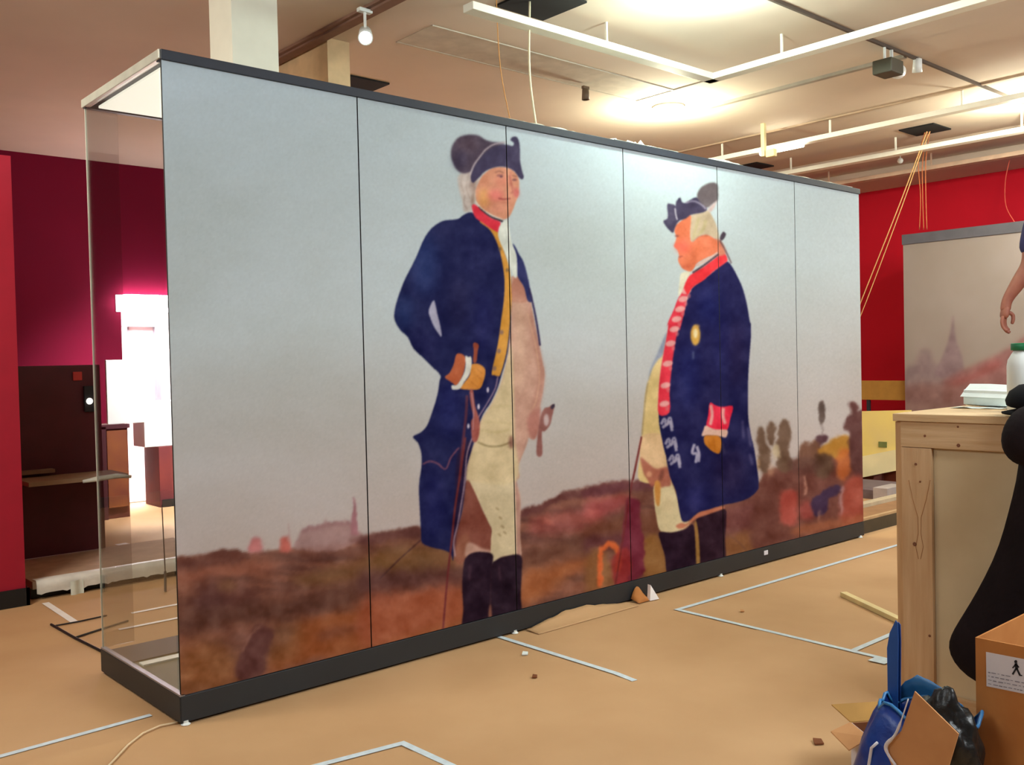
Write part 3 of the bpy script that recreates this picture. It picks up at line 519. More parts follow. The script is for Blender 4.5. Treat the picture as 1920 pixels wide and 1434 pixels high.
poly(4, (196, 120, 96), [(870, 600), (930, 650), (960, 740), (890, 760), (860, 680)], 1.5); 
poly(4, (190, 172, 146), [(650, 400), (740, 372), (800, 355), (850, 430), (885, 520), (895, 610), (800, 580), (730, 580), (680, 620), (655, 645), (640, 560), (640, 470)], 1.1)
for q in ([(720, 420), (690, 520), (665, 620)], [(780, 440), (760, 520), (700, 590)]): line(4, (168, 160, 104), q, 22, 2, .55)
poly(4, (216, 118, 84), [(508, 495), (560, 450), (645, 395), (640, 560), (655, 640), (720, 590), (790, 575), (860, 610), (895, 660), (890, 735), (800, 775), (740, 805), (700, 835), (655, 900), (600, 892), (560, 862), (532, 800), (542, 765), (528, 715), (498, 680), (508, 640), (516, 590), (500, 545)], .9)
ell(4, (230, 92, 78), (580, 680), 60, 60, 5, .7); ell(4, (228, 100, 86), (520, 670), 22, 26, 2, .7); ell(4, (208, 104, 68), (720, 730), 60, 60, 6, .6); ell(4, (132, 66, 62), (522, 585), 18, 9, 1, .85); line(4, (150, 60, 54), [(535, 775), (575, 765)], 9, .9, .8); ell(4, (170, 70, 56), (610, 860), 40, 12, 2.5, .5); line(4, (150, 82, 66), [(660, 640), (720, 590), (800, 580)], 8, 1.2, .6)
line(4, (208, 176, 166), [(690, 852), (800, 795), (890, 735)], 20, 1); line(4, (70, 50, 62), [(662, 915), (760, 850), (895, 748)], 15, .9)
poly(4, (66, 60, 84), [(400, 455), (440, 420), (435, 305), (470, 298), (505, 310), (512, 330), (515, 280), (550, 240), (568, 280), (600, 288), (640, 262), (700, 240), (765, 290), (792, 350), (740, 378), (650, 395), (600, 430), (540, 452), (505, 510), (488, 556), (450, 530)], .9)
poly(4, (98, 88, 92), [(702, 235), (730, 160), (790, 118), (850, 105), (885, 125), (892, 180), (888, 260), (850, 292), (800, 330), (760, 312)], 1.3); poly(4, (196, 162, 156), [(800, 345), (850, 295), (885, 265), (850, 340), (820, 370)], 1.4, op=.8)
line(4, (190, 186, 196), [(505, 335), (512, 390), (525, 440)], 12, .8, .9); line(4, (156, 148, 168), [(600, 288), (670, 272), (735, 300), (785, 345)], 15, 1, .8)
poly(4, (72, 62, 74), [(905, 605), (935, 548), (962, 570), (930, 625)], .8); line(4, (92, 68, 72), [(905, 620), (960, 720), (1010, 830)], 14, .9, .85)
# canes
line(5, (112, 48, 44), [(205, 1050), (170, 1240), (130, 1434)], 11, .7); line(6, (108, 42, 42), [(492, -10), (440, 240), (395, 470), (335, 850), (255, 1330)], 12, .7); line(6, (112, 74, 56), [(1280, 870), (1360, 940), (1430, 1005)], 14, 1.2, .8)
canvas = blur(canvas, .6)
canvas *= (1+blur(RNG.randn(CH, CW).astype(np.float32), 1.1)[..., None]*.03)

def print_mat(name, k, rough=.75):
    m = bpy.data.materials.new(name); m.use_nodes = True; nt = m.node_tree; b = nt.nodes['Principled BSDF']
    a = nt.nodes.new('ShaderNodeVertexColor'); a.layer_name = 'print'; mx = nt.nodes.new('ShaderNodeVectorMath'); mx.operation = 'SCALE'; mx.inputs['Scale'].default_value = k
    nt.links.new(a.outputs['Color'], mx.inputs[0]); nt.links.new(mx.outputs[0], b.inputs['Base Color']); b.inputs['Roughness'].default_value = rough; b.inputs['Specular IOR Level'].default_value = .06
    return m
PRINT = print_mat('printed_mural_film', 1.0)
def lin_np(c):
    c = np.clip(c/255, 0, 1); return np.where(c <= .04045, c/12.92, ((c+.055)/1.055)**2.4)
def print_panel(name, O, U, V, lu, lv, step, thick, parent, src, m):
    """a thin board whose front face carries the print as point colours"""
    nu = max(2, int(lu/step)); nv = max(2, int(lv/step)); O = np.array(O, float); U = np.array(U, float); V = np.array(V, float); N = np.cross(U, V)
    s, t = np.meshgrid(np.linspace(0, lu, nu+1), np.linspace(0, lv, nv+1)); P = O+s[..., None]*U+t[..., None]*V
    px, py = to_px(P.reshape(-1, 3)); px = np.clip(px-.5, 0, CW-1.01); py = np.clip(py-.5, 0, CH-1.01); xi = px.astype(int); yi = py.astype(int); fx = (px-xi)[:, None]; fy = (py-yi)[:, None]
    col = (src[yi, xi]*(1-fx)+src[yi, xi+1]*fx)*(1-fy)+(src[yi+1, xi]*(1-fx)+src[yi+1, xi+1]*fx)*fy
    col = lin_np(col)
    idx = np.arange((nu+1)*(nv+1)).reshape(nv+1, nu+1)
    q = np.stack([idx[:-1, :-1], idx[:-1, 1:], idx[1:, 1:], idx[1:, :-1]], -1).reshape(-1, 4)
    pts = P.reshape(-1, 3); n0 = len(pts); cor = [O, O+lu*U, O+lu*U+lv*V, O+lv*V]; back = np.array([c-N*thick for c in cor]); fr = np.array(cor)
    pts = np.concatenate([pts, fr, back]); e = n0
    side = np.array([[e, e+4, e+5, e+1], [e+1, e+5, e+6, e+2], [e+2, e+6, e+7, e+3], [e+3, e+7, e+4, e], [e+4, e+7, e+6, e+5]])
    q = np.concatenate([q, side]); col = np.concatenate([col, np.full((8, 3), .05)])
    me = bpy.data.meshes.new(name); me.vertices.add(len(pts)); me.vertices.foreach_set('co', pts.astype(np.float32).ravel())
    me.loops.add(q.size); me.loops.foreach_set('vertex_index', q.astype(np.int32).ravel()); me.polygons.add(len(q)); me.polygons.foreach_set('loop_start', np.arange(0, q.size, 4, dtype=np.int32))
    me.update(calc_edges=True)
    at_ = me.color_attributes.new('print', 'FLOAT_COLOR', 'POINT'); at_.data.foreach_set('color', np.concatenate([col, np.ones((len(col), 1))], 1).astype(np.float32).ravel())
    return link(name, me, m, parent)

# ------------------------------------------------------------------ large display case
L, D, HC, HB, HT = 6.0619, 1.03, 3.001, .1353, .0448
case = empty('display_case', (0, 0, 0)); tag(case, 'long glass museum case whose front is six mural panels with two painted officers', 'display case')
W6 = L/6
MB().box((0, -.004, .012), (L, .03, HB-.004), .003).build('base_front', BASEM, case)
MB().box((-.004, .0, .012), (.03, D, HB-.004), .003).build('base_end', BASEM, case)
MB().box((0, D-.03, .012), (L, D, HB-.02)).box((L-.03, 0, .012), (L, D, HB-.02)).build('base_back', BASEM, case)
MB().box((.03, .03, .09), (L-.03, D-.03, .118)).build('deck', DECK, case)
MB().box((.03, .70, .118), (L-.03, D-.03, .124)).build('deck_strip', DECKD, case)
MB().box((.06, .60, .118), (L-.03, .66, .126)).build('rail', TAPEW, case)
MB().box((-.002, .0, HB-.006), (.022, D, HB+.004)).build('end_channel', mat('steel_channel', (150, 142, 140), .35, metal=.3), case)
for x in (.02, 2.0, 4.0, 6.0):
    MB().lathe([(.018, 0), (.022, .004), (.012, .012), (.012, .02)], 12, Matrix.Translation((x, .0, .0))).build('levelling_foot', WPLAS, case)
MB().box((0, -.012, HC-HT), (L, .05, HC), .003).build('top_rail', mat('blue_grey_rail', (30, 38, 52), .6), case)
MB().box((0, .0, HC-.012), (L, D, HC)).build('roof', DARKM, case)
MB().box((-.008, 0, HC-.040), (.024, D+.01, HC+.002), .003).build('end_rail', mat('brushed_rail', (206, 206, 190), .35, metal=.4, var=.1), case)  # rail colour lightened to stand in for the reflection along it
MB().box((0, D-.03, HC-HT), (L, D+.004, HC)).build('back_rail', DARKM, case)
MB().box((.05, .05, HC-.05), (L-.06, .95, HC-.038)).build('ceiling_diffuser', DIFF, case)
for k in range(6):
    st = .0058 if k in (1, 2, 3, 4) else (.008 if k == 0 else .007)
    g = .0035
    print_panel('mural_panel', (k*W6+g, 0, HB), (1, 0, 0), (0, 0, 1), W6-2*g, HC-HT-HB, st, .012, case, canvas, PRINT)
MB().box((.01, .016, HB), (L-.01, .03, HC-HT)).build('backing_board', mat('seam_backing_black', (30, 36, 38), .7), case)
MB().box((.004, .035, HB), (.012, D-.01, HC-HT)).build('glass_pane', GLASS, case)
MB().box((.004, D-.009, HB), (.012, D-.003, HC-HT)).build('pane_edge', GEDGE, case)
MB().box((.016, D-.010, HB), (.17, D-.004, HC-HT)).build('glass_pane', GLASSB, case)
lb = MB().box((4.545, -.009, .072), (4.592, -.0045, .104)).build('label_sticker', LABELW, case)

# plastic scraps lying on the case top
def crumple(name, x0, x1, y0, y1, z, h, m, lab, cat, seed, n=26, mm=8):
    g = [[(x0+(x1-x0)*i/n, y0+(y1-y0)*j/mm, z + h*max(0, math.sin(math.pi*i/n))**.6*max(0, math.sin(math.pi*j/mm))**.7*(.55+.5*noise3(i*.5+seed, j*.6, seed)) + .003) for i in range(n+1)] for j in range(mm+1)]
    o = MB().sheet(g).build(name, m, smooth=True, solid=.002); tag(o, lab, cat, None); return o
crumple('plastic_film', 1.95, 2.95, .02, .35, HC+.003, .075, FILM, 'crumpled pale plastic film on top of the case beside the hanging cords', 'plastic film', 1)
crumple('plastic_film', 2.95, 3.6, -.005, .12, HC+.003, .022, FILM, 'flat strip of clear plastic along the case top above the third panel', 'plastic film', 5)
crumple('plastic_bundle', 3.12, 3.75, .16, .62, HC+.003, .20, mat('white_bundle', (232, 238, 226), .4, var=.04), 'rounded white plastic bundle on the case top right of the third panel seam', 'plastic bundle', 9)
crumple('plastic_bundle', 4.0, 4.5, .02, .3, HC+.003, .085, mat('white_bundle2', (222, 236, 228), .4, var=.04), 'low white plastic bundle on the case top above the fourth panel', 'plastic bundle', 14)
crumple('plastic_film', 5.0, 5.95, -.005, .3, HC+.003, .05, FILM, 'crumpled clear film at the far right end of the case top', 'plastic film', 21)

# ------------------------------------------------------------------ left side: low plinth, maroon panel, boards, doorway things
pl = empty('plinth', (.2, 3.03, 0)); tag(pl, 'low platform with black base and plastic-wrapped white front, left behind the glass', 'platform'); bpy.context.view_layer.update()
MB().box((.2, 3.08, 0), (1.95, 3.95, .075)).build('kick_base', BLACKB, pl)
MB().box((.2, 3.03, .075), (1.95, 3.98, .13), .004).build('deck', mat('dusty_board', (176, 146, 118), .8), pl)
g = [[(.22+1.7*i/60, 3.02-.012*abs(noise3(i*.4, j, 2))-(.015 if j else 0), .136-.03*j+.004*noise3(i*.7, j*2, 5)-(.02*max(0, noise3(i*.5, 7, 1)) if j == 3 else 0)) for i in range(61)] for j in range(4)]
MB().sheet([[(p[0], 3.12, .1335) for p in g[0]]]+g).build('plastic_wrap', mat('cloudy_wrap', (226, 224, 214), .35, bump=.4, bscale=14), pl, smooth=True)
g = [[(.44+.09*i/6, 2.995-.01*math.sin(i), .10-.11*j/4+.01*noise3(i, j, 3)) for i in range(7)] for j in range(5)]
MB().sheet(g).build('loose_flap', FILM, pl, smooth=True)
mp = empty('maroon_panel', (.7, 3.9, .138)); tag(mp, 'dark maroon display panel standing on the low platform', 'panel'); bpy.context.view_layer.update()
MB().box((.37, 3.9, .138), (.99, 3.94, 1.64), .004).build('board', MAROON, mp)
MB().box((.345, 3.89, .138), (.369, 3.95, 1.85)).build('edge_strip', mat('blue_black_strip', (40, 16, 50), .6), mp)
MB().box((.32, 3.5, .74), (1.05, 3.9, .775), .004).build('ledge_board', mat('dusty_shelf', (150, 122, 94), .8), mp)
MB().box((.32, 3.82, .80), (.60, 3.9, .83), .004).build('small_batten', mat('dusty_shelf2', (132, 104, 80), .8), mp)
MB().tube([(.70, 3.49, .745), (.8, 3.485, .755), (.95, 3.48, .765), (1.06, 3.47, .75)], [.012, .02, .02, .012], 8).build('wrapped_edge', FILM, mp, smooth=True)
q = at(145, 705, 'y', 3.895); MB().box((q.x-.035, 3.887, q.z-.035), (q.x+.035, 3.899, q.z+.035), .004).build('red_button_plate', mat('red_button', (190, 50, 44), .5), mp)
q = at(166, 735, 'y', 3.895); b = MB().box((q.x-.04, 3.872, q.z-.16), (q.x+.045, 3.899, q.z+.05), .006).build('lock_plate', INK, mp)
q = at(168, 752, 'y', 3.86); MB().lathe([(.002, -.012), (.02, -.008), (.026, 0), (.02, .01), (.002, .014)], 14, Matrix.Translation(q) @ Matrix.Rotation(1.57, 4, 'X')).build('chrome_knob', mat('glowing_chrome', (255, 255, 245), .08, metal=0, emit=(255, 250, 235), estr=1.2), mp, smooth=True)  # knob's bright glint comes from emission in its material, it is no lamp

cr = empty('brown_cupboard', (1.85, 6.3, 0)); tag(cr, 'brown wooden cupboard left of the bright doorway, carrying a white board', 'cupboard'); bpy.context.view_layer.update()
MB().box((1.70, 6.32, 0), (2.06, 6.8, 1.0), .006).build('body', BROWNW, cr)
MB().box((1.83, 6.29, .12), (2.04, 6.32, .95), .004).build('door', mat('ochre_brown_door', (158, 96, 50), .6, scale=3, rgb2=(120, 62, 46)), cr)
MB().box((1.70, 6.28, 0), (1.82, 6.325, .99)).box((1.70, 6.28, .965), (2.07, 6.325, 1.01)).build('frame', mat('plum_brown_frame', (72, 30, 40), .6), cr)
MB().box((1.55, 6.33, 0), (1.70, 6.6, 1.12)).build('side_post', mat('dusty_brown_post', (140, 88, 72), .7), cr)
o = MB().box((1.86, 6.33, 1.012), (2.31, 6.37, 1.70), .004).build('white_board', WHITEB); tag(o, 'large white board standing on the brown cupboard by the doorway', 'board')
o = MB().box((2.54, 6.70, 0), (3.0, 7.15, .70), .006).build('brown_box', mat('dark_red_box', (116, 44, 40), .7, scale=2, rgb2=(84, 28, 38))); tag(o, 'dark reddish box in the doorway beneath a white carton', 'box')
MB().box((2.56, 6.69, .0), (3.0, 6.70, .09)).build('black_skirting', BLACKB, o)
o = MB().box((2.40, 6.74, .702), (3.0, 7.1, 1.22), .006).build('white_carton', WHITEB); tag(o, 'overexposed white carton on the dark reddish box', 'carton')
# door frame in the side room
df = empty('side_door', (3.4, 9.6, 0)); tag(df, 'white door with grey frame seen in the bright side room', 'door'); bpy.context.view_layer.update()
GF = mat('grey_door_frame', (128, 118, 128), .6)
MB().box((3.1, 9.58, 2.2), (3.72, 9.68, 2.3)).box((3.14, 9.58, 0), (3.18, 9.66, 2.2)).box((3.66, 9.58, 0), (3.72, 9.68, 2.2)).build('frame', GF, df)
MB().box((3.3, 9.66, 0), (3.66, 9.70, 2.2)).build('leaf', mat('pinkish_door', (232, 216, 222), .6), df)
MB().box((3.29, 9.64, .9), (3.31, 9.66, 2.2)).build('stile', GF, df)
MB().tube([(3.80, 9.6, 2.1), (3.78, 9.6, 1.6), (3.75, 9.6, 1.2)], .005, 6).build('cable', GF, df)
lp = empty('doorway_lamp', (2.7, 7.1, 2.3)); tag(lp, 'glaring white batten lamp above the doorway', 'lamp'); bpy.context.view_layer.update()
MB().box((2.33, 7.1, 2.27), (3.25, 7.24, 2.47), .05).build('diffuser', mat('glaring_diffuser', (255, 255, 255), .5, emit=(255, 236, 255), estr=16), lp)
MB().box((2.30, 7.241, 2.27), (3.3, 7.25, 2.47), .002).build('housing', WPLAS, lp)

# slim rod leaning on the platform
o = MB().tube([(.955, 2.58, .004), (.99, 2.66, .13)], .009, 8).tube([(.99, 2.66, .13), (1.125, 3.03, .56)], .004, 6).build('thin_rod', CABLE); tag(o, 'thin black rod leaning against the low platform', 'rod')
# extra tape strips seen through the glass
def strip(name, pts, w, m, lab, cat='floor tape', group=None, z=.004, th=.0012):
    mb = MB()
    P = [Vector((p[0], p[1])) for p in pts]; Lf, Rt = [], []
    for i, p in enumerate(P):
        d0 = (P[i]-P[i-1]).normalized() if i else (P[1]-P[0]).normalized(); d1 = (P[i+1]-P[i]).normalized() if i < len(P)-1 else d0
        n0 = Vector((-d0.y, d0.x)); n1_ = Vector((-d1.y, d1.x)); nn = (n0+n1_); nn = nn/max(.3, nn.dot(n0)) if nn.length > 1e-6 else n0
        Lf.append(p+nn*w/2); Rt.append(p-nn*w/2)
    for i in range(len(P)-1):
        mb.prism([(*Lf[i], z), (*Lf[i+1], z), (*Rt[i+1], z), (*Rt[i], z)], (0, 0, th))
    o = mb.build(name, m); tag(o, lab, cat, group); return o
fl = lambda px, py: at(px, py, 'z', .004)[:2]
strip('floor_tape', [(-1.9, .17), (-.05, .225)], .032, TAPE, 'pale tape line running from the left edge to the near case corner')
strip('floor_tape', [fl(560, 1444), fl(755, 1393), fl(870, 1446)], .034, TAPE, 'pale tape corner at the bottom edge of the photo')
strip('floor_tape', [fl(925, 1190), fl(1155, 1262), fl(1190, 1276)], .034, TAPE, 'pale tape line leaving the case base at the third panel')
strip('floor_tape', [(6.6, -.40), (3.055, -.36), (3.02, -1.80)], .034, TAPE, 'long pale tape corner marking a rectangle before the case')
strip('floor_tape', [(3.04, -1.56), (4.0, -1.56)], .034, TAPE, 'short pale tape spur ending behind the wooden crate')
strip('paper_label', [(2.97, -1.70), (2.97, -1.79)], .08, TAPE, 'small white paper square at the end of the long tape', 'paper', z=.006)
strip('floor_tape', [fl(85, 1130), fl(140, 1166)], .045, TAPEW, 'short white tape piece near the red partition')
strip('floor_tape', [(.36, 1.81), (1.3, 1.80)], .035, TAPEW, 'nearer of two white floor strips seen through the glass')
strip('floor_tape', [(.56, 2.15), (1.5, 2.16)], .035, TAPEW, 'farther of two white floor strips seen through the glass')
strip('floor_tape', [(1.42, 4.9), (1.48, 3.3)][::-1] if False else [(1.40, 4.75), (1.48, 4.05)], .10, TAPEW, 'white strip on the floor behind the low platform')
o = MB().tube([fl(96, 1172)[:]+(.008,) if False else (*fl(96, 1172), .009), (*fl(140, 1197), .009), (*fl(192, 1223), .009)], .008, 8).tube([(*fl(140, 1197), .009), (*fl(192, 1180), .009), (*fl(240, 1165), .009)], .006, 6).tube([(*fl(100, 1175), .009), (*fl(150, 1166), .009), (*fl(200, 1155), .009)], .005, 6).build('floor_cable', CABLE); tag(o, 'black forked cable lying on the floor left of the case', 'cable')
o = MB().tube([(*fl(195, 1446), .008)]+[(*fl(a, b), .008) for a, b in ((215, 1425), (240, 1398), (268, 1376), (300, 1362), (336, 1355))], .0045, 8).build('loose_cable', mat('cream_cord', (224, 200, 160), .6), smooth=True); tag(o, 'thin cream cord curling from the near corner of the case', 'cord')

# folded white tent card and paper lip at the case foot
q = at(1215, 1130, 'z', 0)
o = MB().prism([(q.x+.03, -.10, .006), (q.x+.11, -.11, .006), (q.x+.05, -.09, .105)], (.006, .03, 0)).build('folded_card', mat('bright_white_card', (250, 250, 250), .6, var=.02)); tag(o, 'small folded white card standing at the foot of the case', 'card')
g = [[(2.08+.88*i/24, -.012-.11*j/5, .004+(.055*(1-j/5)**2)*max(.15, math.sin(math.pi*min(1, i/24*1.05)))*(1+.3*noise3(i*.4, j*.5, 2))) for i in range(25)] for j in range(6)]
o = MB().sheet(g).build('curled_paper', PAPER, smooth=True, solid=.001); tag(o, 'floor paper curling up against the case base at the third panel', 'paper')
g = [[(3.0+.12*i/6, -.02-.07*j/4, .006+.09*(1-j/4)*math.sin(math.pi*i/7+.2)) for i in range(7)] for j in range(5)]
o = MB().sheet(g).build('torn_paper_flap', CARD, smooth=True, solid=.001); tag(o, 'torn brown paper flap beside the small folded white card', 'paper')
for (a, b, s, mm, lb_) in ((985, 1226, .025, WPAP, 'white paper crumb right of the case tape line'), (1003, 1269, .02, CARDD, 'brown crumb on the paper floor below the tape line'), (1535, 1392, .03, CARDD, 'brown scrap near the bottom right of the floor'), (1392, 1146, .018, CARDP, 'tiny pale scrap inside the long tape corner')):
    q = at(a, b, 'z', .005); o = MB().prism([(q.x-s, q.y, .004), (q.x, q.y-s*.8, .004), (q.x+s, q.y+s*.2, .006), (q.x+s*.2, q.y+s, .009)], (0, 0, .006)).build('paper_crumb', mm); tag(o, lb_, 'scrap')
a = Vector((4.06, -.93, .02)); b = Vector((3.70, -1.50, .02)); d = (b-a).normalized(); n = Vector((-d.y, d.x, 0))*.022
o = MB().prism([a-n-Vector((0, 0, .016)), b-n-Vector((0, 0, .016)), b-n+Vector((0, 0, .012)), a-n+Vector((0, 0, .012))], n*2).build('wood_batten', mat('pale_batten', (226, 206, 150), .6)); tag(o, 'short pale wooden batten on the floor left of the crate', 'batten')

# ------------------------------------------------------------------ second case at the far wall
n3 = fract(31, 200, 200); second = np.zeros_like(canvas); second[...] = np.array((166, 153, 144.)) + n3[..., None]*np.array((4, 4, 5.))
keep = canvas; canvas = second
poly(9, (152, 130, 134), [(590, 930), (640, 905), (680, 825), (730, 830), (760, 905), (900, 950), (940, 1100), (560, 1100)], 4, op=.8)
poly(9, (150, 126, 132), [(852, 640), (860, 640), (868, 720), (880, 780), (912, 880), (905, 970), (760, 970), (790, 880), (825, 790), (845, 705)], 2, op=.85)
poly(9, (158, 108, 106), [(800, 1000), (880, 950), (980, 905), (1100, 850), (1190, 800), (1290, 720), (1290, 1120), (800, 1120)], 4, op=.85, sm=False)
poly(9, (166, 92, 90), [(840, 1010), (960, 960), (1100, 880), (1120, 920), (980, 990), (860, 1040)], 5, op=.7); poly(9, (150, 110, 104), [(560, 1040), (900, 1020), (1300, 1060), (1300, 1300), (560, 1300)], 6, op=.8)
second = canvas; canvas = keep
c2_ = empty('display_case', (9.56, 1.33, 0)); tag(c2_, 'second mural case by the far red wall, printed with a hazy church spire', 'display case'); bpy.context.view_layer.update()
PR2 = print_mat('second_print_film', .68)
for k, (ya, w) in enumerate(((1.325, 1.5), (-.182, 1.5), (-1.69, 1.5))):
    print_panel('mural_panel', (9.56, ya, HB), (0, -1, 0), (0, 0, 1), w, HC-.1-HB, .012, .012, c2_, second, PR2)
MB().box((9.57, -3.2, .0), (10.6, 1.33, HB)).build('base', BASEM, c2_); MB().box((9.545, -3.2, HC-.12), (10.6, 1.335, HC), .004).build('top_rail', mat('grey_top_rail', (78, 76, 84), .5), c2_)
MB().box((9.575, -3.2, HB), (9.60, 1.32, HC-.1)).build('backing_board', MATS['seam_backing_black'], c2_)
# board shelf, plywood, russet panel, stacked tiles behind the end of the mural case
sh = empty('wall_board', (9.7, 1.6, 1.0)); tag(sh, 'ochre board spanning between the two mural cases at eye height', 'board'); bpy.context.view_layer.update()
MB().box((9.62, 1.34, 1.0), (9.66, 3.2, 1.24), .003).build('board', OCHRE, sh)
MB().box((9.63, 1.82, .72), (9.66, 1.86, 1.0)).build('black_leg', INK, sh); MB().box((9.63, 3.0, .0), (9.66, 3.04, 1.0)).build('black_leg', INK, sh)
yp = empty('plywood_sheets', (9.0, 1.6, .0)); tag(yp, 'leaning yellow plywood sheets between the mural case end and crate', 'plywood'); bpy.context.view_layer.update()
MB().prism([(9.02, 1.9, .02), (9.02, 1.0, .02+.24), (9.02, 1.0, .92), (9.02, 1.9, .88)], (.03, 0, 0)).build('sheet', YPLY, yp)
MB().prism([(8.98, 1.9, -.0+.02), (8.98, 1.0, .26), (8.98, 1.0, .50), (8.98, 1.9, .28)], (.03, 0, 0)).build('cream_sheet', CREAMPLY, yp)
q = at(1655, 833, 'x', 9.015); MB().box((9.010, q.y-.05, q.z-.035), (9.019, q.y+.05, q.z+.03)).build('green_stamp', mat('green_ink', (110, 120, 60), .7), yp)
MB().box((9.0, 1.35, 0), (9.05, 1.45, .2)).build('support_block', BROWNW, yp)
o = MB().box((9.12, .7, 0), (9.5, 1.9, .42), .004).build('russet_box', RUSSET); tag(o, 'russet box on the floor under the yellow plywood', 'box')
o = MB().box((8.1, .9, .0), (8.9, 1.7, .10), .004).build('carpet_tiles', GREYT); tag(o, 'stack of grey carpet tiles on the floor beyond the case end', 'carpet tiles')
o = MB().box((7.9, .72, .0), (8.3, .88, .16), .004).build('grey_block', mat('pale_grey_block', (176, 166, 160), .7)); tag(o, 'pale grey block beside the carpet tiles', 'block')
lowp = empty('low_plinth', (6.1, .05, 0)); tag(lowp, 'empty low case base continuing beyond the mural case end', 'plinth'); bpy.context.view_layer.update()
MB().box((6.12, .06, 0), (8.6, .09, .115)).build('skirt', mat('olive_dark_base', (70, 62, 46), .6), lowp)
MB().box((6.12, .06, .115), (8.6, .10, .135)).build('front_lip', mat('tan_lip', (180, 150, 110), .6), lowp)
MB().box((6.12, .10, .02), (8.6, .50, .10)).build('deck', mat('tan_deck', (150, 112, 76), .7), lowp)
MB().box((6.12, .46, .10), (8.6, .56, .135)).build('back_lip', mat('pale_lip', (196, 180, 150), .6), lowp)

# ------------------------------------------------------------------ hanging wires
def wire(pts, r, m, lab, group=None, name='hanging_wire'):
    P = [Vector(p) for p in smooth([tuple(p) for p in pts], 6, False)]
    o = MB().tube(P, r, 6).build(name, m, smooth=True); tag(o, lab, 'wire', group); return o
wire([(2.72, .52, 3.99), (2.70, .515, 3.5), (2.675, .42, 3.05)], .008, CORDW, 'white cord hanging from the top ceiling opening onto the case')
wire([(2.45, .55, 3.99), (2.455, .53, 3.5), (2.455, .42, 3.05)], .0035, CORDO, 'thin orange wire hanging left of the white cord')
V0 = Vector((8.70, .62, 3.99))
wire([V0, at(1718, 300, 'x', 8.75), at(1680, 400, 'x', 8.85), at(1618, 556, 'x', 9.0), at(1585, 640, 'x', 9.05)], .006, mat('pale_wire', (214, 170, 110), .6), 'slanting pale wire, upper of the pair running behind the mural case')
wire([V0+Vector((.03, -.02, 0)), at(1722, 300, 'x', 8.75), at(1690, 390, 'x', 8.85), at(1632, 545, 'x', 9.0), at(1594, 640, 'x', 9.05)], .005, MATS['pale_wire'], 'slanting pale wire, lower of the pair running behind the mural case')
for a, b, lab in ((1723, 1724, 'left'), (1731, 1732, 'middle'), (1737, 1738, 'right')):
    wire([V0+Vector((.02, (1731-a)*.004, 0)), at(a-1, 300, 'x', 9.1), at(a+3 if lab == 'left' else a-1, 370, 'x', 9.4), at(b, 430, 'x', 9.60)], .005, mat('orange_wire', (214, 130, 84), .6), lab+' of three vertical orange wires dropping onto the second case')
wire([at(1893, 300, 'x', 10.3), at(1885, 340, 'x', 10.2), at(1886, 385, 'x', 9.9), at(1902, 416, 'x', 9.62)], .005, mat('red_wire', (206, 90, 70), .6), 'thin reddish wire against the red wall near the right edge')
o = MB().box((6.95, 1.52, 3.66), (6.99, 1.56, 4.0)).box((6.94, 1.40, 3.64), (7.0, 1.50, 3.72), .01).build('bracket_strip', mat('cream_bracket', (228, 214, 160), .6)); tag(o, 'cream bracket hanging beside the lit tube', 'bracket')

# ------------------------------------------------------------------ wooden crate
CXF, CYL = 2.387, -2.16
ck = empty('wooden_crate', (CXF, CYL, 0)); tag(ck, 'tall pine-framed packing crate with plywood front at the right', 'crate'); bpy.context.view_layer.update()
yR = -3.35; xb = 3.50
MB().box((CXF, CYL-.135, 0), (CXF+.022, CYL, 1.178), .002).build('post', PINE, ck)
MB().box((CXF, yR, 0), (CXF+.022, yR+.135, 1.178), .002).build('post', PINE, ck)
MB().box((CXF-.001, yR, 1.180), (CXF+.022, CYL, 1.292), .002).build('top_rail', PINEH, ck)
MB().box((CXF, yR+.137, 0), (CXF+.022, CYL-.137, .12), .002).build('bottom_rail', PINEH, ck)
MB().box((CXF+.0225, yR, 0), (CXF+.034, CYL, 1.29)).build('plywood_front', PLY, ck)
MB().box((CXF+.012, CYL+.0005, 0), (xb, CYL+.03, 1.29), .002).build('plywood_side', wood_mat('pine_side', (206, 168, 122), (190, 150, 104), 'z'), ck)
MB().box((CXF+.034, yR, 0), (xb, yR+.012, 1.29)).build('plywood_side', PLY, ck); MB().box((xb-.012, yR, 0), (xb, CYL, 1.29)).build('plywood_back', PLY, ck)
MB().box((CXF-.012, yR-.01, 1.293), (xb, CYL+.03, 1.326), .003).build('lid', wood_mat('pine_lid', (212, 182, 138), (200, 166, 120), 'y'), ck)
for (a, b, s) in ((1797, 835, .007), (1734, 817, .005), (1796, 800, .004), (1715, 1020, .008), (1717, 870, .005), (1725, 903, .004), (1743, 1192, .005)):
    q = at(a, b, 'x', CXF-.001); MB().lathe([(.0008, .0022), (s, .0018), (s*1.15, 0)], 12, Matrix.Translation((CXF-.001, q.y, q.z)) @ Matrix.Rotation(-1.5708, 4, 'Y'), close=False).build('knot', KNOT, ck)
mb = MB()
for s in (-1, 1):
    pts = [(1724+s*20, 900), (1724+s*13, 935), (1724+s*3, 970), (1724+s*2.5, 1000), (1724+s*7, 1025), (1724+s*2, 1048)]
    mb.tube([at(a, b, 'x', CXF-.0005) for a, b in pts], .0014, 5)
mb.build('grain_figure', mat('grain_line', (168, 118, 70), .7), ck)

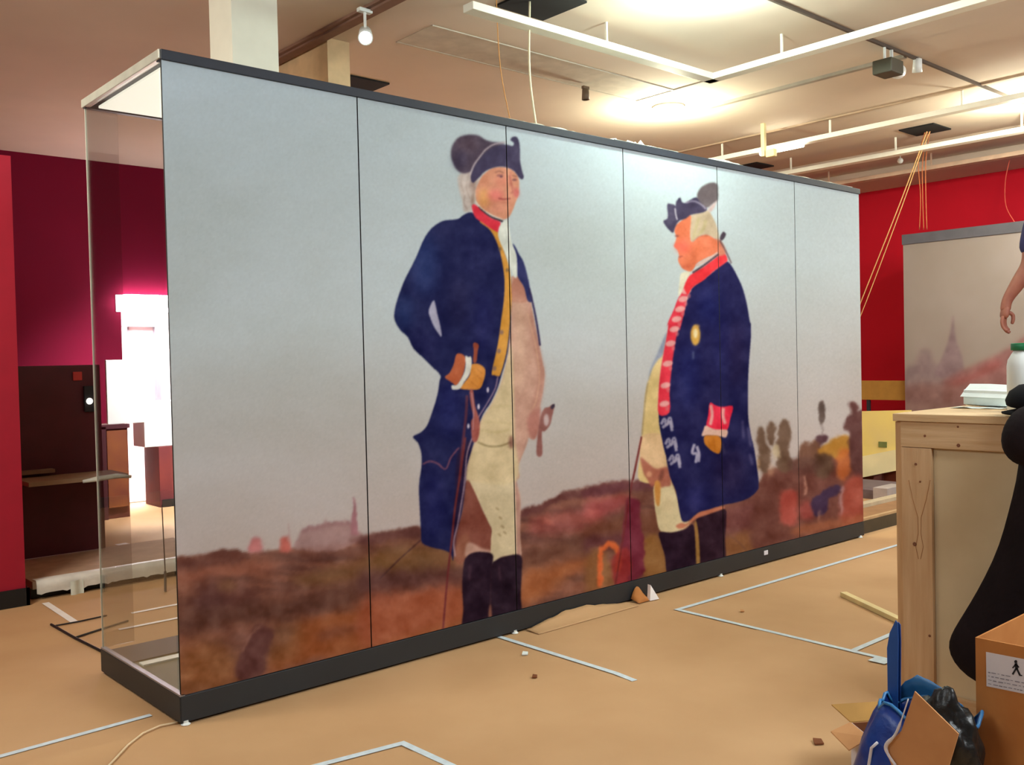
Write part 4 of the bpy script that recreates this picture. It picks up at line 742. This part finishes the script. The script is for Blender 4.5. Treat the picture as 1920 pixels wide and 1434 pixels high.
# roll of white paper, bottle on the lid
rl = empty('paper_roll', (2.9, -2.3, 1.33)); tag(rl, 'rolled white paper lying on the crate lid', 'paper roll'); bpy.context.view_layer.update()
a = at(1815, 739, 'x', 2.82); b = at(1900, 742, 'x', 2.72)
P0 = Vector((3.0, at(1816, 742, 'x', 3.0).y, 1.378)); P1 = Vector((2.95, at(1900, 748, 'x', 2.95).y, 1.374)); n = 11
mb = MB(); dd = (P1-P0).normalized(); sd = dd.cross(Vector((0, 0, 1))); g = []
for i in range(n+1):
    th = i/n*2*math.pi*1.35; rr = .05*(1-.15*i/n); rr *= 1+.35*noise3(i*1.3, 2, 5); off = sd*math.cos(th)*rr*1.25 + Vector((0, 0, 1))*math.sin(th)*rr
    g.append([P0+off+dd*(.01*math.sin(i*.9)), P0.lerp(P1, .5)+off*1.04, P1+off])
mb.sheet(g).build('sheet', WPAP, rl, solid=.0012)
g = [[(2.84+.10*j/3, P0.y+.02-.26*i/8, 1.328+.012*abs(noise3(i*.7, j, 4))) for j in range(4)] for i in range(9)]
MB().sheet(g).build('loose_sheet', WPAP, rl, smooth=True, solid=.001)
bq = at(1921, 700, 'x', 2.65)
bt = empty('bottle', (2.65, bq.y, 1.326)); tag(bt, 'white plastic bottle with green cap on the crate lid', 'bottle'); bpy.context.view_layer.update()
M = Matrix.Translation((2.65, bq.y, 1.3265))
MB().lathe([(.060, 0), (.068, .006), (.068, .20), (.064, .225), (.05, .25), (.042, .262), (.042, .266)], 28, M).build('body', WPLAS, bt, smooth=True)
MB().lathe([(.050, .266), (.052, .268), (.052, .294), (.049, .297)], 28, M).build('cap', GREENC, bt, smooth=True)

# ------------------------------------------------------------------ coat hanging over the crate
def loft(name, secs, m, parent=None, n=28, fold=.0, seed=0, sub=1):
    """secs: (centre, half width vector, half depth vector) from top to bottom"""
    mb = MB(); g = []
    for i, (c, w, dv) in enumerate(secs):
        ring = []
        for k in range(n):
            th = 2*math.pi*k/n; f = 1+fold*(math.sin(th*5+seed+i*.25)*.6+noise3(math.cos(th)*2, math.sin(th)*2, i*.45+seed)*.9)
            ring.append(mb.bm.verts.new(Vector(c)+Vector(w)*math.cos(th)*f+Vector(dv)*math.sin(th)*f))
        g.append(ring)
    for a, b in zip(g, g[1:]):
        for k in range(n): mb.bm.faces.new((a[k], a[(k+1) % n], b[(k+1) % n], b[k]))
    mb.bm.faces.new(g[0][::-1]); mb.bm.faces.new(g[-1])
    return mb.build(name, m, parent, smooth=True, sub=sub)
ct = empty('coat', (2.25, -2.75, 0.3)); tag(ct, 'long black coat draped over the crate and hanging down its front', 'coat'); bpy.context.view_layer.update()
# silhouettes traced on the plane in front of the crate: left edge px at heights
XC = 2.28
def row(py, xl, xr, x=XC, dep=.07):
    a = at(xl, py, 'x', x); b = at(xr, py, 'x', x); c = (a+b)/2; return (c, (a-b)/2, Vector((dep, 0, 0)))
secs = [row(760, 1925, 2060, 2.30, .05), row(850, 1912, 2080), row(900, 1908, 2090), row(960, 1894, 2100), row(1020, 1879, 2105), row(1080, 1850, 2105), row(1130, 1822, 2100), row(1165, 1799, 2095), row(1190, 1783, 2090), row(1212, 1778, 2090), row(1240, 1788, 2080), row(1265, 1812, 2060), row(1290, 1850, 2020, XC, .05)]
loft('body', secs, COAT, ct, n=40, fold=.045, seed=1)
secs = [row(757, 1920, 1990, 2.26, .04), row(775, 1896, 1990, 2.25, .07), row(800, 1882, 1990, 2.24, .085), row(826, 1877, 1990, 2.235, .09), row(850, 1884, 1985, 2.235, .085), row(866, 1900, 1975, 2.24, .06), row(873, 1915, 1960, 2.25, .03)]
loft('hood', secs, COAT, ct, n=28, fold=.02, seed=4)
cp = at(1903, 742, 'x', 2.40)
g = []
o = empty('cap_hat', (2.42, cp.y-.1, 1.327)); tag(o, 'black cap with a pointed brim resting on the crate lid edge', 'cap'); bpy.context.view_layer.update()
mb = MB(); M = Matrix.Translation((2.43, cp.y-.10, 1.375)) @ Matrix.Rotation(math.radians(8), 4, 'X')
mb.lathe([(.135, -.02), (.142, 0), (.132, .035), (.10, .066), (.05, .082), (.001, .086)], 28, M)
mb.build('crown', mat('black_felt', (14, 13, 18), .9, spec=.2), o, smooth=True)
e0 = at(1875, 751, 'x', 2.36)
mb = MB(); gg = []
for i in range(9):
    th = math.pi*(i/8); w = math.sin(th)*.075
    gg.append([(2.38+(i/8-.5)*.20, e0.y+.0+.10-math.sin(th)*.10 if False else e0.y - .11+math.sin(th)*.11*(1-j/4) - .05*(j/4), 1.333+.035*j/4+.006*math.sin(th)) for j in range(5)])
mb.sheet(gg).build('brim', MATS['black_felt'], o, smooth=True, solid=.008)

# ------------------------------------------------------------------ cardboard box with shipping label
bx = empty('cardboard_box', (1.53, -2.83, 0)); tag(bx, 'large open cardboard box with white shipping label at the right bottom corner', 'cardboard box'); bpy.context.view_layer.update()
x0, x1, y0, y1, zt, tk = 1.53, 2.10, -3.45, -2.83, .65, .006
MB().box((x0, y0, .0), (x0+tk, y1, zt)).build('front_side', CARD, bx)
MB().box((x0+tk, y1-tk, 0), (x1, y1, zt)).build('left_side', CARD, bx); MB().box((x0+tk, y0, 0), (x1, y0+tk, zt)).build('right_side', CARD, bx)
MB().box((x1-tk, y0+tk, 0), (x1, y1-tk, zt)).build('back_side', CARD, bx); MB().box((x0+tk, y0+tk, 0), (x1-tk, y1-tk, .01)).build('bottom', CARD, bx)
MB().box((x0+tk+.001, y0+tk+.001, .012), (x1-tk-.001, y1-tk-.001, zt-.14)).build('packed_contents', CARDD, bx)
lw = MB()
pa = [at(a, b, 'x', x0-.0005) for a, b in ((1849, 1222), (1990, 1249), (1992, 1315), (1850, 1286))]
lab = lw.prism(pa, (-.0012, 0, 0)).build('shipping_label', LABELW, bx)
def on(px, py, o=.0018): q = at(px, py, 'x', x0-.0005); return Vector((x0-.0005-o, q.y, q.z))
mb = MB()      # walking figure pictogram
mb.prism([on(1905+3*math.cos(t), 1240+3*math.sin(t)) for t in np.linspace(0, 6.28, 9)[:-1]], (-.0006, 0, 0))
for a, b, w in (((1905, 1243), (1907, 1254), 2.6), ((1906, 1252), (1899, 1264), 1.7), ((1907, 1253), (1913, 1266), 1.7), ((1905, 1245), (1899, 1252), 1.2), ((1906, 1245), (1911, 1251), 1.2), ((1913, 1266), (1917, 1266), 1.0)):
    d = Vector((b[0]-a[0], b[1]-a[1])).normalized(); n_ = Vector((-d.y, d.x))*w
    mb.prism([on(a[0]+n_.x, a[1]+n_.y), on(b[0]+n_.x, b[1]+n_.y), on(b[0]-n_.x, b[1]-n_.y), on(a[0]-n_.x, a[1]-n_.y)], (-.0006, 0, 0))
mb.build('walking_figure_mark', INK, lab)
mb = MB(); rr = random.Random(3)
for row_ in range(4):
    yb = 1259+row_*7.2; x = 1853
    while x < 1980:
        wl = rr.uniform(3, 9); y = yb+(x-1853)*.195; hgt = rr.choice((1.0, 1.4, 1.8))
        if not (1895 < x < 1919 and row_ < 1): mb.prism([on(x, y), on(x+wl, y+wl*.195), on(x+wl, y+wl*.195+hgt), on(x, y+hgt)], (-.0004, 0, 0))
        x += wl+rr.uniform(1.5, 4)
mb.build('illegible_print_lines', INKG, lab)['kind'] = 'stuff'
# ------------------------------------------------------------------ blue bag, black bag, cardboard piece, small open box
bg = empty('blue_bag', (1.8, -2.6, 0)); tag(bg, 'large blue woven plastic carrier bag with white piping on the floor', 'bag'); bpy.context.view_layer.update()
def bagsec(z, x0, x1, y0, y1): return ((x0+x1)/2, (y0+y1)/2, z), ((x1-x0)/2, (y1-y0)/2)
rows = [(.004, 1.34, 1.47, -2.80, -2.52), (.08, 1.29, 1.50, -2.82, -2.49), (.18, 1.28, 1.51, -2.83, -2.49), (.28, 1.30, 1.51, -2.85, -2.51), (.36, 1.33, 1.51, -2.87, -2.54), (.40, 1.35, 1.51, -2.88, -2.56)]
def superring(z, xa, xb_, ya, yb_, n=44, p=3.2, wob=.02, sd=0):
    out = []
    for k in range(n):
        t = 2*math.pi*k/n; c, s = math.cos(t), math.sin(t); r = (abs(c)**p+abs(s)**p)**(-1/p); r *= 1+wob*noise3(c*2.5, s*2.5, z*9+sd)*2
        out.append(Vector(((xa+xb_)/2+(xb_-xa)/2*c*r, (ya+yb_)/2+(yb_-ya)/2*s*r, z+.03*noise3(c*2, s*2, sd+3)*(z/.33)*1.6)))
    return out
mb = MB(); rings = [[mb.bm.verts.new(v) for v in superring(*r)] for r in rows]
for a, b in zip(rings, rings[1:]):
    for k in range(len(a)): mb.bm.faces.new((a[k], a[(k+1) % len(a)], b[(k+1) % len(a)], b[k]))
mb.bm.faces.new(rings[0][::-1])
mb.build('shell', BLUE, bg, smooth=True, solid=.004)
ri = superring(*rows[-1]); MB().tube(ri+[ri[0], ri[1]], .006, 6).build('rim_tape', BLUEL, bg, smooth=True)
pp = [at(a, b, 'x', 1.29) for a, b in ((1645, 1392), (1634, 1402), (1629, 1434), (1626, 1470))]
MB().tube([Vector((1.29, v.y, max(.01, v.z))) for v in pp], .005, 6).build('white_piping', LABELW, bg, smooth=True)
hp = [(1665, 1335), (1663, 1215), (1668, 1186), (1679, 1163), (1683, 1168), (1684, 1200), (1683, 1335)]
MB().prism([at(a, b, 'x', 1.47) for a, b in hp], (.003, 0, 0)).prism([at(a+5, b+3, 'x', 1.487) for a, b in hp], (.003, 0, 0)).build('handle', mat('blue_webbing', (26, 82, 160), .6), bg)
# light-blue inside fold
g = [[(1.50+.012*j, -2.56-.26*i/12, .40+.085*math.sin(math.pi*(i/12)**.8)-.04*j+.02*noise3(i*.6, j, 7)) for j in range(4)] for i in range(13)]
MB().sheet(g).build('folded_lining', BLUEL, bg, smooth=True, solid=.003)
bk = empty('black_plastic_bag', (1.8, -2.7, .05)); tag(bk, 'shiny black plastic bag bulging out of the blue bag', 'plastic bag'); bpy.context.view_layer.update()
bm_ = bmesh.new(); bmesh.ops.create_icosphere(bm_, subdivisions=5, radius=1)
for v in bm_.verts:
    d = v.co.normalized(); r = 1+.16*noise3(d.x*2.2, d.y*2.2, d.z*2.2)+.07*noise3(d.x*6, d.y*6, d.z*6)+.03*abs(noise3(d.x*14, d.y*14, d.z*14)); v.co = Vector((d.x*.085*r, d.y*.12*r, d.z*.235*r))+Vector((1.375, -2.79, .262))
me = bpy.data.meshes.new('x'); bm_.to_mesh(me); bm_.free(); me.shade_smooth(); o = link('body', me, BLKP, bk)
cb = MB().prism([at(a, b, 'x', 1.225) for a, b in ((1715, 1296), (1797, 1376), (1778, 1440), (1770, 1500), (1700, 1500), (1658, 1402), (1690, 1370))], (.005, 0, 0)).build('cardboard_piece', CARDP)
tag(cb, 'pointed piece of plain cardboard sticking out of the blue bag', 'cardboard')
MB().tube(smooth([tuple(at(a, b, 'x', 1.215)) for a, b in ((1703, 1310), (1690, 1350), (1678, 1378), (1662, 1396), (1664, 1412), (1680, 1436))], 4, False), [.002]*5+[.004]*5+[.006]*6+[.005]*5, 6).build('white_string', LABELW, cb, smooth=True)
sb_ = empty('small_open_box', (1.75, -2.3, 0)); tag(sb_, 'small open cardboard box with splayed flaps at the bottom edge', 'cardboard box'); bpy.context.view_layer.update()
BM = Matrix.Translation((1.633, -2.323, 0)) @ Matrix.Rotation(math.atan2(-.58, .815), 4, 'Z')   # local +x along the back edge, local -y towards the camera
def sbx(a, b): return MB().box(a, b, 0, BM)
LX, LY, ZT_ = .26, .15, .20
sbx((0, -LY, 0), (.005, 0, ZT_)).build('left_side', LABELW, sb_); sbx((.005, -.005, 0), (LX, 0, ZT_)).build('back_side', CARDD, sb_)
sbx((.0051, -LY, 0), (LX-.005, -LY+.005, ZT_-.02)).build('front_side', LABELW, sb_); sbx((LX-.005, -LY, 0), (LX, -.005, ZT_)).build('right_side', CARDP, sb_)
sbx((.005, -LY+.005, .001), (LX-.005, -.005, .006)).build('bottom', CARDD, sb_)
def pr(pts, m, nm, t=(0, 0, .004)): MB().prism([BM @ Vector(p) for p in pts], t).build(nm, m, sb_)
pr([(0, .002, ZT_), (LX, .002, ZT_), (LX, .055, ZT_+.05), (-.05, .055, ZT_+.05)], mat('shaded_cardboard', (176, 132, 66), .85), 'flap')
pr([(-.001, 0, ZT_), (-.001, -LY, ZT_), (-.07, -LY+.02, ZT_-.05), (-.075, .01, ZT_-.035)], CARDP, 'flap')
pr([(.0, -LY-.001, ZT_-.02), (.10, -LY-.001, ZT_-.02), (.10, -LY-.03, .06), (-.02, -LY-.03, .06)], LABELW, 'printed_flap')
pr([(.01, -LY-.012, ZT_-.035), (.045, -LY-.012, ZT_-.035), (.04, -LY-.016, ZT_-.06)], mat('red_brown_ink', (130, 56, 50), .8), 'red_brown_print')

# ------------------------------------------------------------------ person on a stepladder (mostly outside the frame)
Rv = Vector((math.sin(YAW), -math.cos(YAW), 0)); Fv = Vector((math.cos(YAW), math.sin(YAW), 0)); Zv = Vector((0, 0, 1))
ZF = 1.04; PB = Vector((5.10, -1.925, 0))       # feet height and body axis
def P(r, f, z): return PB+Rv*r+Fv*f+Zv*(ZF+z)
def skin(name, chains, m, parent, sub=2):
    """chains: list of [(pos, radius), ...]; the first vertex of the first chain is the root; shared positions are merged"""
    verts, rad, edges, idx = [], [], [], {}
    for ch in chains:
        prev = None
        for p, r in ch:
            k = tuple(round(c, 4) for c in p)
            if k not in idx: idx[k] = len(verts); verts.append(p); rad.append(r)
            i = idx[k]
            if prev is not None and prev != i: edges.append((prev, i))
            prev = i
    me = bpy.data.meshes.new(name); me.from_pydata([tuple(v) for v in verts], edges, [])
    o = link(name, me, m, parent); k = o.modifiers.new('skin', 'SKIN'); k.use_smooth_shade = True; k.branch_smoothing = .3
    for i, r in enumerate(rad):
        sv = me.skin_vertices[0].data[i]; sv.radius = (r if isinstance(r, tuple) else (r, r)); sv.use_root = (i == 0)
    s = o.modifiers.new('sub', 'SUBSURF'); s.levels = s.render_levels = sub
    return o
def bake(objs, name, m, parent):
    dg = bpy.context.evaluated_depsgraph_get(); bm = bmesh.new()
    for o in objs:
        e = o.evaluated_get(dg); me = bpy.data.meshes.new_from_object(e); bm.from_mesh(me); bpy.data.meshes.remove(me)
    for o in objs: bpy.data.objects.remove(o, do_unlink=True)
    me = bpy.data.meshes.new(name); bm.to_mesh(me); bm.free(); me.shade_smooth(); me.materials.clear(); return link(name, me, m, parent)
ps = empty('person', PB+Zv*ZF); tag(ps, 'person in a navy T-shirt, left arm hanging down, on a stepladder at right', 'person'); bpy.context.view_layer.update()
el = at(1931, 498, 'x', 4.93); wr = at(1888, 562, 'x', 4.86); kn = at(1884, 586, 'x', 4.85)
shl = P(-.185, 0, 1.40)
up = shl.lerp(el, .5)
hand_dir = (kn-wr).normalized()
torso = [(P(0, 0, .93), (.15, .11)), (P(0, .01, 1.08), (.14, .10)), (P(0, .0, 1.25), (.155, .11)), (P(0, 0, 1.38), (.13, .09)), (P(0, 0, 1.47), .055), (P(0, .01, 1.53), .055), (P(0, .03, 1.60), (.075, .085)), (P(0, .03, 1.68), (.078, .092)), (P(0, .02, 1.74), .06)]
b1 = skin('b', [torso, [torso[3], (shl, .07), (up, .062), (el, .054), (el.lerp(wr, .35), .053), (wr, .034), (kn, .034)],
    [torso[3], (P(.185, 0, 1.40), .06), (P(.24, .04, 1.12), .045), (P(.22, .22, 1.02), .03), (P(.16, .36, 1.08), .03)],
    [torso[0], (P(-.09, 0, .86), .09), (P(-.10, .02, .48), .06), (P(-.10, .0, .10), .038), (P(-.10, .14, .04), .035)],
    [torso[0], (P(.09, 0, .86), .09), (P(.10, .02, .48), .06), (P(.10, .0, .10), .038), (P(.10, .14, .04), .035)]], SKIN, None)
# left hand: palm and five curled fingers
side = Rv*.75+Fv*.5
fing = []
Dn = hand_dir
palm_end = kn+Dn*.045
base = [(-.036, .0), (-.012, .004), (.012, .004), (.034, -.002)]; lens_ = (.072, .086, .082, .064)
across = (Rv*.55+Fv*.65).normalized(); inward = (Rv*.8-Fv*.45).normalized()
fing.append(skin('b', [[(wr.lerp(kn, .3), (.033, .026)), (kn, (.046, .026)), (palm_end, (.047, .024))]], SKIN, None))
for (o_, _), ln in zip(base, lens_):
    b0 = kn+across*o_*.9+Dn*.02; b1_ = palm_end+across*o_+Dn*.012; b2 = b1_+Dn*ln*.45+inward*ln*.12; b3 = b2+Dn*ln*.32+inward*ln*.22; b4 = b3+Dn*ln*.15+inward*ln*.28
    fing.append(skin('b', [[(b0, .012), (b1_, .0125), (b2, .0115), (b3, .0105), (b4, .009)]], SKIN, None, 1))
t0 = kn-Dn*.005+across*.02+inward*.012; t1 = t0+inward*.030+across*.015+Dn*.02; t2 = t1+Dn*.035+inward*.006; t3 = t2+Dn*.028-inward*.004
fing.append(skin('b', [[(t0, .016), (t1, .0145), (t2, .013), (t3, .011)]], SKIN, None, 1))
# right hand, same construction
kr = P(.14, .40, 1.10); rh = [skin('b', [[(P(.16, .36, 1.08), (.026, .02)), (kr, (.038, .018)), (kr+Fv*.04-Rv*.01, (.038, .016))]], SKIN, None)]
for o_, ln in zip((-.03, -.01, .01, .028), lens_):
    q0 = kr+Zv*o_; rh.append(skin('b', [[(q0, .010), (q0+Fv*.05, .0105), (q0+Fv*(.05+ln*.5), .009), (q0+Fv*(.05+ln*.8)-Rv*ln*.3, .008)]], SKIN, None, 1))
rh.append(skin('b', [[(kr+Zv*.02, .013), (kr+Zv*.05+Fv*.02, .011), (kr+Zv*.065+Fv*.05, .009)]], SKIN, None, 1))
# nose, ears
nose = skin('b', [[(P(0, .10, 1.66), .012), (P(0, .125, 1.635), .013)]], SKIN, None, 1)
ears = [skin('b', [[(P(s*.078, .02, 1.66), (.008, .016)), (P(s*.086, .015, 1.64), (.008, .02)), (P(s*.08, .02, 1.62), .007)]], SKIN, None, 1) for s in (-1, 1)]
bpy.context.view_layer.update()
body = bake([b1]+fing+rh+[nose]+ears, 'body', SKIN, ps)
sleeve_end = up.lerp(el, .62)
sh1 = skin('b', [[(P(0, 0, .90), (.165, .125)), (P(0, .01, 1.08), (.16, .12)), (P(0, 0, 1.25), (.172, .125)), (P(0, 0, 1.385), (.145, .10)), (P(0, 0, 1.44), .075)],
    [(P(0, 0, 1.385), .1), (shl, .085), (up, .082), (sleeve_end, .080)], [(P(0, 0, 1.385), .1), (P(.185, 0, 1.40), .075), (P(.225, .03, 1.2), .062)]], SHIRT, None)
tr_ = skin('b', [[(P(0, 0, .96), (.16, .12)), (P(0, 0, .90), (.165, .13)), (P(-.09, 0, .82), .105), (P(-.10, .02, .48), .078), (P(-.10, 0, .09), .062)], [(P(0, 0, .90), .13), (P(.09, 0, .82), .105), (P(.10, .02, .48), .078), (P(.10, 0, .09), .062)]], TROU, None)
hr = skin('b', [[(P(0, -.03, 1.62), (.07, .06)), (P(0, -.02, 1.70), (.084, .085)), (P(0, .01, 1.765), (.07, .08))]], HAIR, None)
bpy.context.view_layer.update()
bake([sh1], 't_shirt', SHIRT, ps); bake([tr_], 'trousers', TROU, ps); bake([hr], 'hair', HAIR, ps)
for s in (-1, 1):
    c = P(s*.10, .06, .03); M = Matrix.Translation(c) @ Matrix.Rotation(YAW, 4, 'Z')
    MB().box((-.14, -.048, -.03), (.14, .048, .05), .02, M).build('shoe', INK, ps, smooth=True)
    c = P(s*.03, .112, 1.67); MB().lathe([(.001, -.012), (.011, -.006), (.013, 0), (.011, .006), (.001, .012)], 12, Matrix.Translation(c)).build('eye', LABELW, ps, smooth=True)
MB().tube([P(-.025, .118, 1.605), P(0, .124, 1.603), P(.025, .118, 1.605)], .004, 6).build('mouth', mat('lip', (150, 80, 72), .6), ps)
ld = empty('stepladder', (PB.x, PB.y, 0)); tag(ld, 'aluminium stepladder the person stands on behind the crate', 'stepladder'); bpy.context.view_layer.update()
ALU = mat('aluminium', (176, 178, 182), .35, metal=.7)
MB().prism([P(-.24, -.12, 0), P(.24, -.12, 0), P(.24, .22, 0), P(-.24, .22, 0)], (0, 0, -.03)).build('platform', ALU, ld)
for s in (-1, 1):
    MB().tube([P(s*.24, .20, -.02), P(s*.27, .62, -ZF+.005)], .016, 8).build('rear_leg', ALU, ld)
    MB().tube([P(s*.24, -.10, -.02), P(s*.30, -.52, -ZF+.005)], .020, 8).build('front_leg', ALU, ld)
for k in range(1, 4):
    t = k/4; a = P(-.24-.06*t, -.10-.42*t, -.02-(ZF-.02)*t); b = P(.24+.06*t, -.10-.42*t, -.02-(ZF-.02)*t)
    MB().prism([a-Fv*.04, b-Fv*.04, b+Fv*.04, a+Fv*.04], (0, 0, -.02)).build('step', ALU, ld)
bpy.context.view_layer.update()
